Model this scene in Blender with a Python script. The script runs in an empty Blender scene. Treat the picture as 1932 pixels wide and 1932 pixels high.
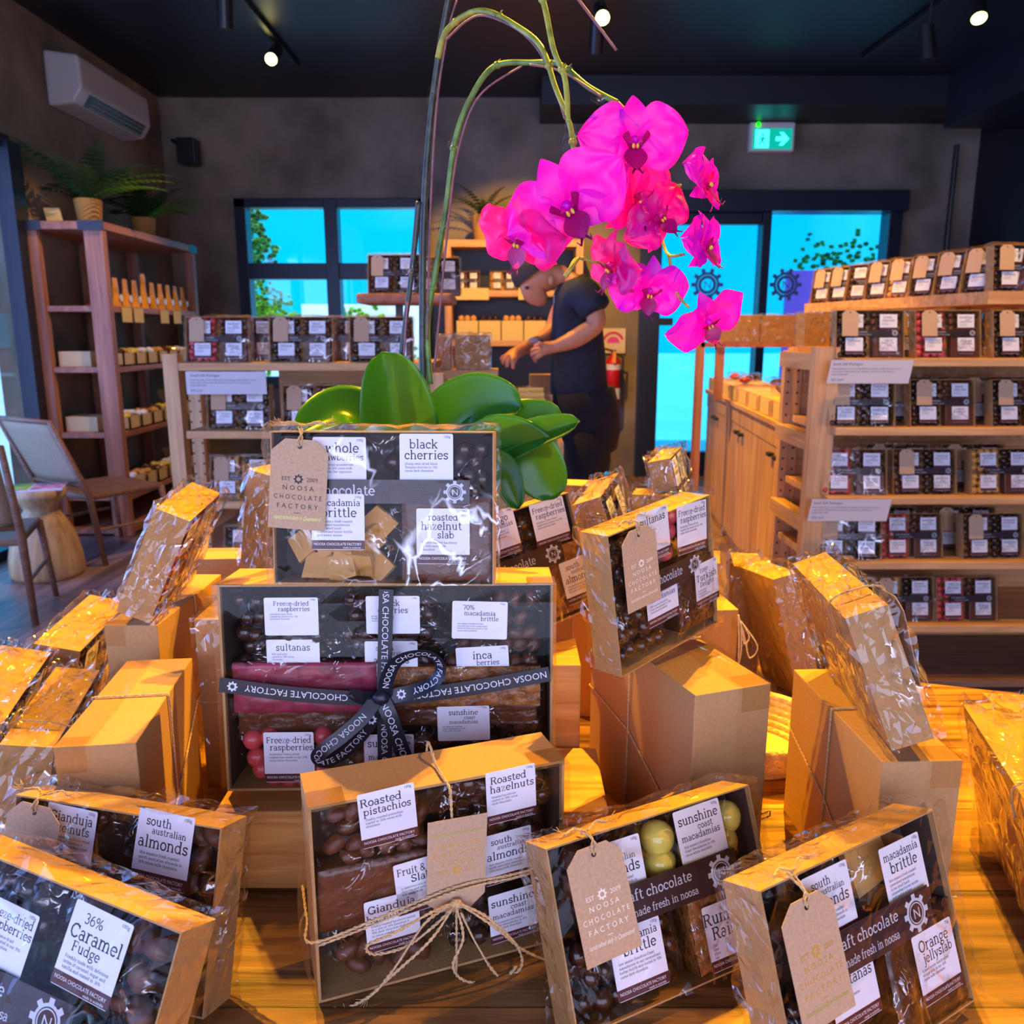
import bpy, bmesh, math, random
from mathutils import Vector, Matrix, noise
SC = bpy.context.scene
COL = SC.collection
R = math.radians
PI = math.pi
V = Vector

# ------------------------------------------------------------------ camera
PITCH = R(12.1)
FPX = 1570.0                       # focal length in pixels of the 1932 px frame
CAMP = V((0, 0, 1.35))
cd = bpy.data.cameras.new('camera')
cam = bpy.data.objects.new('camera', cd)
COL.objects.link(cam)
cam.location = CAMP
cam.rotation_euler = (PI/2 - PITCH, 0, 0)
cd.sensor_width = 36
cd.lens = 36*FPX/1932
cd.clip_start = 0.05
cd.clip_end = 300
cd.dof.use_dof = True
cd.dof.focus_distance = 0.86
cd.dof.aperture_fstop = 10.5
SC.camera = cam
FW = V((0, math.cos(PITCH), -math.sin(PITCH)))
UP = V((0, math.sin(PITCH), math.cos(PITCH)))

def ray(px, py): return FW + V((1, 0, 0))*((px-966)/FPX) + UP*((966-py)/FPX)
def aty(px, py, y):                # point of the vertical plane at distance y seen at a pixel
    r = ray(px, py); return CAMP + r*(y/r.y)
def atz(px, py, z):                # point of the horizontal plane at height z seen at a pixel
    r = ray(px, py); return CAMP + r*((z-CAMP.z)/r.z)

# ------------------------------------------------------------------ view, world
SC.view_settings.view_transform = 'Standard'
SC.view_settings.look = 'None'
SC.view_settings.gamma = 1
SC.view_settings.use_curve_mapping = False
SC.view_settings.exposure = 0.0
SC.cycles.max_bounces = 7
SC.cycles.transparent_max_bounces = 20
SC.cycles.caustics_reflective = False
SC.cycles.caustics_refractive = False
SC.cycles.sample_clamp_indirect = 4

W = bpy.data.worlds.new('world'); SC.world = W
W.use_nodes = True
wn = W.node_tree.nodes; wl = W.node_tree.links
bg = wn['Background']
tc = wn.new('ShaderNodeTexCoord'); sp = wn.new('ShaderNodeSeparateXYZ')
wl.new(tc.outputs['Generated'], sp.inputs[0])
rp = wn.new('ShaderNodeValToRGB')              # street side (behind the viewer) pale, garden side deep cyan
mr = wn.new('ShaderNodeMapRange'); mr.inputs['From Min'].default_value = -1; mr.inputs['From Max'].default_value = 1
wl.new(sp.outputs['Y'], mr.inputs['Value']); wl.new(mr.outputs['Result'], rp.inputs[0])
rp.color_ramp.elements[0].position = .35; rp.color_ramp.elements[0].color = (.42, .48, 1.0, 1)
rp.color_ramp.elements[1].position = .62; rp.color_ramp.elements[1].color = (0.0, .40, .80, 1)
cl = wn.new('ShaderNodeTexNoise'); cl.inputs['Scale'].default_value = 2.2; cl.inputs['Detail'].default_value = 5
wl.new(tc.outputs['Generated'], cl.inputs['Vector'])
cr = wn.new('ShaderNodeValToRGB')
cr.color_ramp.elements[0].position = .5; cr.color_ramp.elements[0].color = (0, 0, 0, 1)
cr.color_ramp.elements[1].position = .75; cr.color_ramp.elements[1].color = (.35, .35, .35, 1)
wl.new(cl.outputs['Fac'], cr.inputs[0])
mx = wn.new('ShaderNodeMixRGB'); mx.blend_type = 'ADD'; mx.inputs[0].default_value = 1
wl.new(rp.outputs[0], mx.inputs[1]); wl.new(cr.outputs[0], mx.inputs[2])
wl.new(mx.outputs[0], bg.inputs['Color'])
bg.inputs['Strength'].default_value = 1.9

def area(name, loc, rot, sx, sy, power, color, portal=False):
    l = bpy.data.lights.new(name, 'AREA'); l.shape = 'RECTANGLE'; l.size = sx; l.size_y = sy
    l.energy = power; l.color = color
    if portal: l.cycles.is_portal = True
    o = bpy.data.objects.new(name, l); COL.objects.link(o); o.location = loc; o.rotation_euler = rot
    return o
# portals: the openings daylight comes in by
area('shopfront_portal', (0.2, -2.5, 1.5), (-PI/2, 0, PI), 6.0, 2.7, 1, (1, 1, 1), True)
area('side_glazing_portal', (-3.35, 1.4, 1.3), (0, -PI/2, 0), 2.5, 6.6, 1, (1, 1, 1), True)
# added cool front fill, standing for daylight from the unseen shopfront behind the viewer
area('shopfront_fill', (0.2, -2.55, 1.6), (PI/2, 0, 0), 5.8, 2.4, 135, (.64, .67, 1.0))
area('side_daylight', (-3.45, 2.0, 1.4), (0, -PI/2, 0), 2.2, 5.0, 190, (.26, .36, 1.0))

WARM = (1.0, .50, .022)
def spot(loc, target, power, size=60, blend=.4, color=WARM, r=.02):
    l = bpy.data.lights.new('spot_bulb', 'SPOT'); l.energy = power; l.color = color
    l.spot_size = R(size); l.spot_blend = blend; l.shadow_soft_size = r
    o = bpy.data.objects.new('spot_bulb', l); COL.objects.link(o); o.location = loc
    o.rotation_euler = (V(target)-V(loc)).to_track_quat('-Z', 'Y').to_euler()
    return o

# ceiling spots over the display table, behind it and to both sides
spot((.75, 2.35, 3.25), (.05, .95, .78), 940, 50)
spot((-.95, 2.05, 3.25), (-.10, .95, .80), 500, 46)
spot((1.5, 1.5, 3.25), (.75, .85, .8), 200, 50)
# spots over the shelves, the counter and the back of the shop
spot((1.9, 2.5, 3.3), (2.0, 3.2, 1.2), 130, 70)
spot((1.2, 5.6, 3.3), (1.7, 5.0, .8), 420, 80)
spot((.1, 4.4, 3.3), (1.5, 4.6, .7), 520, 60)
spot((1.0, 2.0, 3.3), (1.5, 3.1, .9), 120, 50)
sn = bpy.data.lights.new('sun', 'SUN'); sn.energy = 3.2; sn.angle = .01; sn.color = (1, .97, .9)
so_ = bpy.data.objects.new('sun', sn); COL.objects.link(so_); so_.rotation_euler = V((.12, 1, -1.35)).to_track_quat('-Z', 'Y').to_euler()
spot((-1.1, 3.9, 3.3), (-.8, 3.2, 1.0), 160, 70)
spot((.15, 5.6, 3.3), (.1, 7.6, 1.4), 420, 62)
spot((-.4, 4.3, 3.3), (.15, 3.5, .9), 190, 56)
spot((-1.0, 4.5, 3.3), (-2.4, 5.3, 1.4), 200, 60, color=(1, .55, .2))

# ------------------------------------------------------------------ materials
MATS = {}
def nt(name):
    m = bpy.data.materials.new(name); m.use_nodes = True; MATS[name] = m
    n = m.node_tree.nodes; l = m.node_tree.links
    return m, n, l, n['Principled BSDF']
def mat(name, col, rough=.6, metal=0, var=.0, scale=30, bump=0, bscale=60, spec=.5, coat=0, emit=None, es=0, stretch=None, trans=0, sss=0):
    m, n, l, b = nt(name)
    b.inputs['Base Color'].default_value = (*col, 1); b.inputs['Roughness'].default_value = rough
    b.inputs['Metallic'].default_value = metal; b.inputs['Specular IOR Level'].default_value = spec
    b.inputs['Coat Weight'].default_value = coat; b.inputs['Transmission Weight'].default_value = trans
    if emit: b.inputs['Emission Color'].default_value = (*emit, 1); b.inputs['Emission Strength'].default_value = es
    if var or bump:
        tc = n.new('ShaderNodeTexCoord'); mp = n.new('ShaderNodeMapping'); l.new(tc.outputs['Object'], mp.inputs[0])
        if stretch: mp.inputs['Scale'].default_value = stretch
    if var:
        t = n.new('ShaderNodeTexNoise'); t.inputs['Scale'].default_value = scale; t.inputs['Detail'].default_value = 4
        l.new(mp.outputs[0], t.inputs['Vector'])
        r = n.new('ShaderNodeValToRGB'); l.new(t.outputs['Fac'], r.inputs[0])
        r.color_ramp.elements[0].position = .3; r.color_ramp.elements[1].position = .7
        r.color_ramp.elements[0].color = (*[c*(1-var) for c in col], 1)
        r.color_ramp.elements[1].color = (*[min(1, c*(1+var)) for c in col], 1)
        l.new(r.outputs[0], b.inputs['Base Color'])
    if bump:
        t2 = n.new('ShaderNodeTexNoise'); t2.inputs['Scale'].default_value = bscale; t2.inputs['Detail'].default_value = 3
        l.new(mp.outputs[0], t2.inputs['Vector'])
        bp = n.new('ShaderNodeBump'); bp.inputs['Strength'].default_value = bump; bp.inputs['Distance'].default_value = .01
        l.new(t2.outputs['Fac'], bp.inputs['Height']); l.new(bp.outputs[0], b.inputs['Normal'])
    return m
def wood(name, c1, c2, axis=0, scale=1.0, rough=.5, plank=0, bump=.25):
    """long-grained timber; axis = direction of the grain"""
    m, n, l, b = nt(name)
    tc = n.new('ShaderNodeTexCoord'); mp = n.new('ShaderNodeMapping'); l.new(tc.outputs['Object'], mp.inputs[0])
    s = [14*scale]*3; s[axis] = 1.1*scale; mp.inputs['Scale'].default_value = s
    t = n.new('ShaderNodeTexNoise'); t.inputs['Scale'].default_value = 2.2; t.inputs['Detail'].default_value = 6; t.inputs['Distortion'].default_value = .9
    l.new(mp.outputs[0], t.inputs['Vector'])
    r = n.new('ShaderNodeValToRGB'); l.new(t.outputs['Fac'], r.inputs[0])
    e = r.color_ramp.elements; e[0].position = .33; e[1].position = .66
    e[0].color = (*c1, 1); e[1].color = (*c2, 1)
    out = r.outputs[0]
    if plank:
        sx = n.new('ShaderNodeSeparateXYZ'); l.new(tc.outputs['Object'], sx.inputs[0])
        k = n.new('ShaderNodeMath'); k.operation = 'MULTIPLY'; k.inputs[1].default_value = 1/plank
        l.new(sx.outputs['XYZ'[1-axis] if axis < 2 else 'X'], k.inputs[0])
        f = n.new('ShaderNodeMath'); f.operation = 'FLOOR'; l.new(k.outputs[0], f.inputs[0])
        wnz = n.new('ShaderNodeTexWhiteNoise'); wnz.noise_dimensions = '1D'; l.new(f.outputs[0], wnz.inputs['W'])
        mm = n.new('ShaderNodeMapRange'); mm.inputs['To Min'].default_value = .62; mm.inputs['To Max'].default_value = 1.12
        l.new(wnz.outputs['Value'], mm.inputs['Value'])
        fr = n.new('ShaderNodeMath'); fr.operation = 'FRACT'; l.new(k.outputs[0], fr.inputs[0])
        gp = n.new('ShaderNodeMath'); gp.operation = 'GREATER_THAN'; gp.inputs[1].default_value = .985; l.new(fr.outputs[0], gp.inputs[0])
        gm = n.new('ShaderNodeMath'); gm.operation = 'MULTIPLY_ADD'; gm.inputs[1].default_value = -.8; gm.inputs[2].default_value = 1; l.new(gp.outputs[0], gm.inputs[0])
        pm = n.new('ShaderNodeMath'); pm.operation = 'MULTIPLY'; l.new(mm.outputs[0], pm.inputs[0]); l.new(gm.outputs[0], pm.inputs[1])
        mc = n.new('ShaderNodeMixRGB'); mc.blend_type = 'MULTIPLY'; mc.inputs[0].default_value = 1
        l.new(out, mc.inputs[1]); l.new(pm.outputs[0], mc.inputs[2]); out = mc.outputs[0]
    l.new(out, b.inputs['Base Color'])
    b.inputs['Roughness'].default_value = rough
    bp = n.new('ShaderNodeBump'); bp.inputs['Strength'].default_value = bump; bp.inputs['Distance'].default_value = .004
    l.new(t.outputs['Fac'], bp.inputs['Height']); l.new(bp.outputs[0], b.inputs['Normal'])
    return m
def film(name, tint=(.97, .96, .94), lo=.05, hi=.6, rough=.09, scale=26, bump=.9, crease=.0):
    """crinkled clear cellophane: mostly see-through, glossy where it turns away and along its creases"""
    m, n, l, b = nt(name); n.remove(b)
    out = n['Material Output']
    tc = n.new('ShaderNodeTexCoord')
    v = n.new('ShaderNodeTexVoronoi'); v.feature = 'DISTANCE_TO_EDGE'; v.inputs['Scale'].default_value = scale
    no = n.new('ShaderNodeTexNoise'); no.inputs['Scale'].default_value = scale*.5; no.inputs['Detail'].default_value = 3; no.inputs['Distortion'].default_value = 1.5
    ad = n.new('ShaderNodeMixRGB'); ad.blend_type = 'ADD'; ad.inputs[0].default_value = .12
    l.new(tc.outputs['Object'], ad.inputs[1]); l.new(no.outputs['Color'], ad.inputs[2])
    l.new(tc.outputs['Object'], no.inputs['Vector']); l.new(ad.outputs[0], v.inputs['Vector'])
    mn = n.new('ShaderNodeMath'); mn.operation = 'MINIMUM'; mn.inputs[1].default_value = .25; l.new(v.outputs['Distance'], mn.inputs[0])
    a2 = n.new('ShaderNodeMath'); a2.operation = 'MULTIPLY_ADD'; a2.inputs[1].default_value = .7; l.new(no.outputs['Fac'], a2.inputs[0]); l.new(mn.outputs[0], a2.inputs[2])
    bp = n.new('ShaderNodeBump'); bp.inputs['Strength'].default_value = bump; bp.inputs['Distance'].default_value = .012
    l.new(a2.outputs[0], bp.inputs['Height'])
    lw = n.new('ShaderNodeLayerWeight'); lw.inputs['Blend'].default_value = .32; l.new(bp.outputs[0], lw.inputs['Normal'])
    mrr = n.new('ShaderNodeMapRange'); mrr.inputs['To Min'].default_value = lo; mrr.inputs['To Max'].default_value = hi
    pw = n.new('ShaderNodeMath'); pw.operation = 'POWER'; pw.inputs[1].default_value = 2.0; l.new(lw.outputs['Facing'], pw.inputs[0])
    l.new(pw.outputs[0], mrr.inputs['Value'])
    fac = mrr.outputs[0]
    if crease:                     # fold lines: thin, shinier, only here and there
        n2 = n.new('ShaderNodeTexNoise'); n2.inputs['Scale'].default_value = scale*.6; n2.inputs['Detail'].default_value = 1; l.new(tc.outputs['Object'], n2.inputs['Vector'])
        m2 = n.new('ShaderNodeMapRange'); m2.inputs['From Min'].default_value = .50; m2.inputs['From Max'].default_value = .62; l.new(n2.outputs['Fac'], m2.inputs['Value'])
        m1 = n.new('ShaderNodeMapRange'); m1.inputs['From Min'].default_value = .05; m1.inputs['From Max'].default_value = .0; l.new(v.outputs['Distance'], m1.inputs['Value'])
        mu = n.new('ShaderNodeMath'); mu.operation = 'MULTIPLY'; l.new(m1.outputs[0], mu.inputs[0]); l.new(m2.outputs[0], mu.inputs[1])
        ma = n.new('ShaderNodeMath'); ma.operation = 'MULTIPLY_ADD'; ma.inputs[1].default_value = crease; ma.use_clamp = True; l.new(mu.outputs[0], ma.inputs[0]); l.new(fac, ma.inputs[2]); fac = ma.outputs[0]
    tr = n.new('ShaderNodeBsdfTransparent'); tr.inputs[0].default_value = (*tint, 1)
    gl = n.new('ShaderNodeBsdfGlossy'); gl.inputs['Roughness'].default_value = rough; gl.inputs[0].default_value = (1, 1, 1, 1)
    l.new(bp.outputs[0], gl.inputs['Normal'])
    mi = n.new('ShaderNodeMixShader'); l.new(fac, mi.inputs[0]); l.new(tr.outputs[0], mi.inputs[1]); l.new(gl.outputs[0], mi.inputs[2])
    l.new(mi.outputs[0], out.inputs['Surface'])
    return m
def glass(name, tint=(.8, .95, 1), refl=.06):
    m, n, l, b = nt(name); n.remove(b)
    tr = n.new('ShaderNodeBsdfTransparent'); tr.inputs[0].default_value = (*tint, 1)
    gl = n.new('ShaderNodeBsdfGlossy'); gl.inputs['Roughness'].default_value = .02
    mi = n.new('ShaderNodeMixShader'); mi.inputs[0].default_value = refl
    l.new(tr.outputs[0], mi.inputs[1]); l.new(gl.outputs[0], mi.inputs[2]); l.new(mi.outputs[0], n['Material Output'].inputs['Surface'])
    return m
def leafmat(name, col, col2, tcol, rough=.35, tr=.45, vein=True, scale=8):
    """petal or leaf: diffuse + light through it"""
    m, n, l, b = nt(name)
    tc = n.new('ShaderNodeTexCoord'); t = n.new('ShaderNodeTexNoise'); t.inputs['Scale'].default_value = scale; t.inputs['Detail'].default_value = 4
    l.new(tc.outputs['Object'], t.inputs['Vector'])
    r = n.new('ShaderNodeValToRGB'); l.new(t.outputs['Fac'], r.inputs[0]); r.color_ramp.elements[0].position = .35; r.color_ramp.elements[1].position = .7
    r.color_ramp.elements[0].color = (*col, 1); r.color_ramp.elements[1].color = (*col2, 1)
    l.new(r.outputs[0], b.inputs['Base Color']); b.inputs['Roughness'].default_value = rough
    ts = n.new('ShaderNodeBsdfTranslucent'); ts.inputs[0].default_value = (*tcol, 1)
    mi = n.new('ShaderNodeMixShader'); mi.inputs[0].default_value = tr
    l.new(b.outputs[0], mi.inputs[1]); l.new(ts.outputs[0], mi.inputs[2]); l.new(mi.outputs[0], n['Material Output'].inputs['Surface'])
    return m

KRAFT = mat('kraft_board', (.48, .275, .10), .75, var=.07, scale=220, bump=.12, bscale=500)
KRAFT_SHADOW = mat('kraft_shadow', (.06, .035, .022), .8, var=.1, scale=150)  # shadow inside the trays put into the colour: kraft darkened
TAG = mat('kraft_tag', (.55, .36, .21), .8, var=.1, scale=300)
PAPER = mat('label_paper', (.86, .88, .97), .35)
INK = mat('label_ink', (.025, .022, .03), .6)
MAROON = mat('label_maroon', (.085, .017, .018), .4)
DARKCARD = mat('banner_card', (.035, .018, .022), .35, var=.3, scale=40)
SILVER = mat('banner_silver', (.60, .64, .72), .4)
CREAM = mat('tag_white_foil', (.95, .90, .74), .35)
GOLD = mat('tag_gold_foil', (.95, .70, .12), .25, metal=.6)
GREENFOIL = mat('tag_script_foil', (.55, .62, .12), .3, metal=.3)
CHOC = mat('dark_chocolate', (.035, .012, .007), .22, var=.3, scale=60, coat=.3)
MILK = mat('milk_chocolate', (.11, .036, .016), .28, var=.2, scale=60, bump=.2, bscale=90)
CARAM = mat('brittle_tan', (.66, .34, .08), .4, var=.15, scale=60, bump=.2)
PINK = mat('pink_coating', (.62, .075, .085), .3, var=.35, scale=70)
YELLOW = mat('yellow_coating', (.85, .68, .12), .15, var=.08, scale=30, coat=.5)
GREENB = mat('green_coating', (.45, .50, .05), .2, coat=.4)
RUBY = mat('ruby_chocolate', (.30, .03, .07), .35, var=.4, scale=60)
TURK = mat('turkish_slab', (.05, .02, .015), .3, var=.5, scale=120, bump=.5)
NUTTY = mat('nutty_slab', (.30, .115, .03), .35, var=.5, scale=90, bump=.6, bscale=80)
NUT = mat('nut_piece', (.78, .62, .40), .6)
TWINE = mat('jute_twine', (.60, .41, .20), .9, var=.25, scale=400)
RIBBON = mat('black_ribbon', (.012, .014, .022), .38, var=.2, scale=500)
RIBW = mat('ribbon_print', (.72, .75, .82), .5)
FILM = film('cellophane', lo=.010, hi=.62, rough=.05, scale=15, bump=.32, crease=.3)
FILMX = film('cellophane_creased', lo=.05, hi=.9, rough=.06, scale=17, bump=.8, crease=.5)
BAG = film('packet_film', tint=(.96, .95, .93), lo=.008, hi=.30, scale=26, bump=.45, rough=.07, crease=.35)
CLEAR = film('window_film', lo=.015, hi=.6, scale=6, bump=.16, rough=.04)
TAPE = film('tape', tint=(.93, .88, .8), lo=.06, hi=.4, scale=10, bump=.1, rough=.2)
PINE = wood('pine', (.54, .26, .09), (.76, .43, .17), 0)
PINEV = wood('pine_upright', (.54, .26, .10), (.74, .42, .18), 2)
PINEY = wood('pine_deep', (.52, .25, .09), (.74, .42, .17), 1)
BLOCKW = wood('block_pine', (.52, .22, .045), (.80, .42, .11), 0, scale=2)
TABLEW = wood('table_timber', (.10, .032, .008), (.50, .24, .06), 0, scale=1.5, rough=.5, plank=.17, bump=.5)
FLOORW = wood('floor_timber', (.16, .09, .085), (.36, .23, .20), 1, scale=.45, rough=.36, plank=.14)
RACKW = wood('rack_timber', (.26, .085, .045), (.46, .19, .10), 1, scale=.6)
RACKV = wood('rack_upright', (.24, .085, .045), (.46, .20, .11), 2, scale=.6)
TEAK = wood('teak', (.16, .075, .04), (.30, .15, .085), 0, scale=2)
STOOLW = wood('stool_wood', (.40, .24, .10), (.66, .44, .20), 2, scale=.8)
CONC = mat('concrete', (.22, .18, .14), .85, var=.42, scale=2.2, bump=.15, bscale=8)
CONCL = mat('concrete_left', (.25, .19, .13), .85, var=.42, scale=2.0, bump=.15, bscale=8)
DARK = mat('dark_ceiling', (.012, .014, .024), .45, var=.3, scale=.9)
BLACKW = mat('black_wall', (.012, .013, .018), .6, var=.3, scale=2)
FRAME = mat('dark_frame', (.010, .016, .035), .35)
BLACK = mat('black_metal', (.012, .012, .014), .4)
STEEL = mat('steel', (.5, .5, .52), .3, metal=1)
WHITEP = mat('white_plastic', (.60, .55, .55), .4)
GREYP = mat('grey_plastic', (.05, .05, .055), .5)
SKIN = mat('skin', (.66, .25, .12), .5, var=.08, scale=20)
HAIR = mat('hair', (.05, .028, .018), .7, var=.4, scale=120, bump=.5, bscale=300)
SHIRT = mat('dark_shirt', (.012, .014, .028), .8, var=.3, scale=30, bump=.3, bscale=25)
TROUS = mat('dark_trousers', (.010, .008, .016), .85, var=.3, scale=20, bump=.3, bscale=15)
RED = mat('red_paint', (.60, .01, .015), .3)
WHITE = mat('white_paint', (.75, .73, .72), .5)
ORANGEC = mat('cone_red', (.75, .03, .015), .5)
GREENSTEM = mat('stem_green', (.10, .22, .035), .4, var=.5, scale=50)
OLIVE = mat('stem_olive', (.30, .32, .04), .4, var=.4, scale=60)
DARKSTEM = mat('stem_dark', (.035, .05, .035), .4, var=.5, scale=80)
STAKE = mat('stake_wood', (.22, .09, .10), .5, var=.3, scale=60)
LEAF = leafmat('orchid_leaf', (.018, .13, .010), (.035, .21, .02), (.34, .72, .02), .28, .32)
PETAL = leafmat('orchid_petal', (.60, .002, .62), (.74, .004, .78), (1.0, .01, .75), .42, .45, scale=30)
PETAL2 = leafmat('orchid_petal_red', (.60, .003, .30), (.74, .006, .42), (1.0, .01, .40), .40, .45, scale=30)
LIP = leafmat('orchid_lip', (.16, .001, .12), (.32, .002, .20), (.7, .0, .15), .35, .3, scale=40)
LIPY = mat('orchid_throat', (.85, .55, .05), .4, var=.5, scale=300)
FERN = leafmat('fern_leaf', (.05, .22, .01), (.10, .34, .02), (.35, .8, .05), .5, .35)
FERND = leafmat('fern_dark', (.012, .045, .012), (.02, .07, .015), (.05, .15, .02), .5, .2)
POTY = mat('woven_pot', (.62, .33, .08), .7, bump=.8, bscale=120, stretch=(1, 1, 4))
RATTAN = mat('rattan', (.42, .31, .18), .7, var=.35, scale=250, bump=.6, bscale=300)
BASKET = mat('basket_rope', (.70, .56, .36), .8, var=.25, scale=90, bump=.6, bscale=200)
PAVE = mat('pavement', (.62, .74, .82), .7, var=.06, scale=.5)
TREEM = mat('tree_leaves', (.16, .42, .10), .7, var=.8, scale=1.5)
BUILD = mat('white_render', (.80, .82, .85), .7)
BLUEP = mat('blue_panel', (.02, .10, .35), .4)
PINKP = mat('pink_panel', (.75, .06, .45), .5)
CARD = mat('shelf_card', (.62, .58, .58), .6)
YCARD = mat('yellow_card', (.80, .58, .18), .6)
GREYINK = mat('grey_ink', (.16, .15, .17), .7)
BULB = mat('bulb_glow', (1, .9, .5), .5, emit=(1.0, .86, .25), es=14)
EXITG = mat('exit_green', (.0, .35, .25), .4, emit=(0, .55, .38), es=.8)
EXITW = mat('exit_glow', (.2, .9, .95), .4, emit=(.05, .95, 1.0), es=1.7)
LED = mat('green_led', (0, 1, 0), .4, emit=(0, 1, 0), es=4)

# ------------------------------------------------------------------ mesh builder
class MB:
    def __init__(s): s.v = []; s.f = []; s.m = []; s.mi = 0; s.T = Matrix()
    def add(s, vs, fs):
        b = len(s.v); s.v += [s.T @ V(p) for p in vs]
        for f in fs: s.f.append(tuple(b+i for i in f)); s.m.append(s.mi)
    def box(s, x0, x1, y0, y1, z0, z1):
        s.add([(x0,y0,z0),(x1,y0,z0),(x1,y1,z0),(x0,y1,z0),(x0,y0,z1),(x1,y0,z1),(x1,y1,z1),(x0,y1,z1)],
              [(0,3,2,1),(4,5,6,7),(0,1,5,4),(1,2,6,5),(2,3,7,6),(3,0,4,7)]); return s
    def tube(s, pts, r, n=8, cap=True):
        pts = [V(p) for p in pts]; k = len(pts)
        rs = r if isinstance(r, (list, tuple)) else [r]*k
        vs = []; fs = []; prev = None
        for i, p in enumerate(pts):
            t = (pts[min(i+1, k-1)]-pts[max(i-1, 0)])
            if t.length < 1e-9: t = V((0, 0, 1))
            t.normalize()
            if prev is None:
                a = t.orthogonal().normalized()
            else:
                a = prev - t*prev.dot(t)
                a = a.normalized() if a.length > 1e-6 else t.orthogonal().normalized()
            prev = a; b = t.cross(a)
            for j in range(n):
                q = 2*PI*j/n; vs.append(p+(a*math.cos(q)+b*math.sin(q))*rs[i])
        for i in range(k-1):
            for j in range(n):
                fs.append((i*n+j, i*n+(j+1) % n, (i+1)*n+(j+1) % n, (i+1)*n+j))
        if cap: fs += [tuple(range(n-1, -1, -1)), tuple((k-1)*n+j for j in range(n))]
        s.add(vs, fs); return s
    def lathe(s, prof, n=24, c=(0, 0)):
        vs = []; fs = []; k = len(prof)
        for r, z in prof:
            for j in range(n):
                q = 2*PI*j/n; vs.append((c[0]+r*math.cos(q), c[1]+r*math.sin(q), z))
        for i in range(k-1):
            for j in range(n): fs.append((i*n+j, i*n+(j+1) % n, (i+1)*n+(j+1) % n, (i+1)*n+j))
        fs += [tuple(range(n-1, -1, -1)), tuple((k-1)*n+j for j in range(n))]
        s.add(vs, fs); return s
    def ball(s, c, r, n=10, m=7, jit=0, seed=0):
        rx, ry, rz = r if isinstance(r, (tuple, list)) else (r, r, r)
        vs = [(c[0], c[1], c[2]+rz)]; fs = []
        for i in range(1, m):
            a = PI*i/m
            for j in range(n):
                q = 2*PI*j/n; d = V((math.sin(a)*math.cos(q), math.sin(a)*math.sin(q), math.cos(a)))
                k = 1+jit*noise.noise(d*1.7+V((seed*3.1, seed, 0)))
                vs.append((c[0]+rx*k*d.x, c[1]+ry*k*d.y, c[2]+rz*k*d.z))
        vs.append((c[0], c[1], c[2]-rz)); L = len(vs)-1
        for j in range(n):
            fs.append((0, 1+j, 1+(j+1) % n)); fs.append((L, 1+(m-2)*n+(j+1) % n, 1+(m-2)*n+j))
            for i in range(m-2): fs.append((1+i*n+j, 1+(i+1)*n+j, 1+(i+1)*n+(j+1) % n, 1+i*n+(j+1) % n))
        s.add(vs, fs); return s
    def grid(s, fn, nu, nv):
        """fn(u, v) -> point, u, v in 0..1"""
        vs = [fn(i/nu, j/nv) for j in range(nv+1) for i in range(nu+1)]
        fs = [(j*(nu+1)+i, j*(nu+1)+i+1, (j+1)*(nu+1)+i+1, (j+1)*(nu+1)+i) for j in range(nv) for i in range(nu)]
        s.add(vs, fs); return s
    def prism(s, poly, y0, y1):
        """polygon in x,z pushed from y0 to y1"""
        k = len(poly); vs = [(x, y0, z) for x, z in poly]+[(x, y1, z) for x, z in poly]
        fs = [tuple(range(k)), tuple(range(2*k-1, k-1, -1))]+[(i, i+k, (i+1) % k+k, (i+1) % k) for i in range(k)]
        s.add(vs, fs); return s
    def flat(s, poly, y):
        s.add([(x, y, z) for x, z in poly], [tuple(range(len(poly)))]); return s
    def build(s, name, mats, parent=None, smooth=False, bevel=0, solid=0):
        me = bpy.data.meshes.new(name); me.from_pydata([tuple(p) for p in s.v], [], s.f)
        if not isinstance(mats, (list, tuple)): mats = [mats]
        for q in mats: me.materials.append(q)
        me.polygons.foreach_set('material_index', s.m)
        me.polygons.foreach_set('use_smooth', [smooth]*len(s.f))
        me.update()
        o = bpy.data.objects.new(name, me); COL.objects.link(o)
        if parent: o.parent = parent
        if bevel:
            b = o.modifiers.new('bevel', 'BEVEL'); b.width = bevel; b.segments = 2; b.limit_method = 'ANGLE'
        if solid:
            b = o.modifiers.new('solid', 'SOLIDIFY'); b.thickness = solid; b.offset = 0
        return o

def tag(o, label=None, cat=None, group=None, kind=None):
    if label: o['label'] = label
    if cat: o['category'] = cat
    if group: o['group'] = group
    if kind: o['kind'] = kind
    return o
def struct(o): o['kind'] = 'structure'; return o
def empty(name, loc=(0, 0, 0), rz=0):
    o = bpy.data.objects.new(name, None); COL.objects.link(o); o.empty_display_size = .05
    o.location = loc; o.rotation_euler = (0, 0, rz); return o
KIDS = {}
def copy_tree(o, parent=None):
    c = o.copy(); COL.objects.link(c)
    if parent: c.parent = parent
    for ch in list(o.children): copy_tree(ch, c)
    return c
def pose(yaw, lean=0, roll=0):
    """axes of a box whose front looks along n; x = e, y = -n (into the box), z = u"""
    a, b, c = R(yaw), R(lean), R(roll)
    e = V((math.cos(a), math.sin(a), 0)); n = V((math.sin(a), -math.cos(a), 0))
    u = V((0, 0, 1))*math.cos(b)-n*math.sin(b)
    e, u = e*math.cos(c)+u*math.sin(c), u*math.cos(c)-e*math.sin(c)
    n = e.cross(u)
    return e, -n, u
def place(o, loc, yaw=0, lean=0, roll=0):
    e, y, u = pose(yaw, lean, roll)
    m = Matrix((e, y, u)).transposed().to_4x4(); m.translation = V(loc)
    o.matrix_world = m; return o
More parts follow.
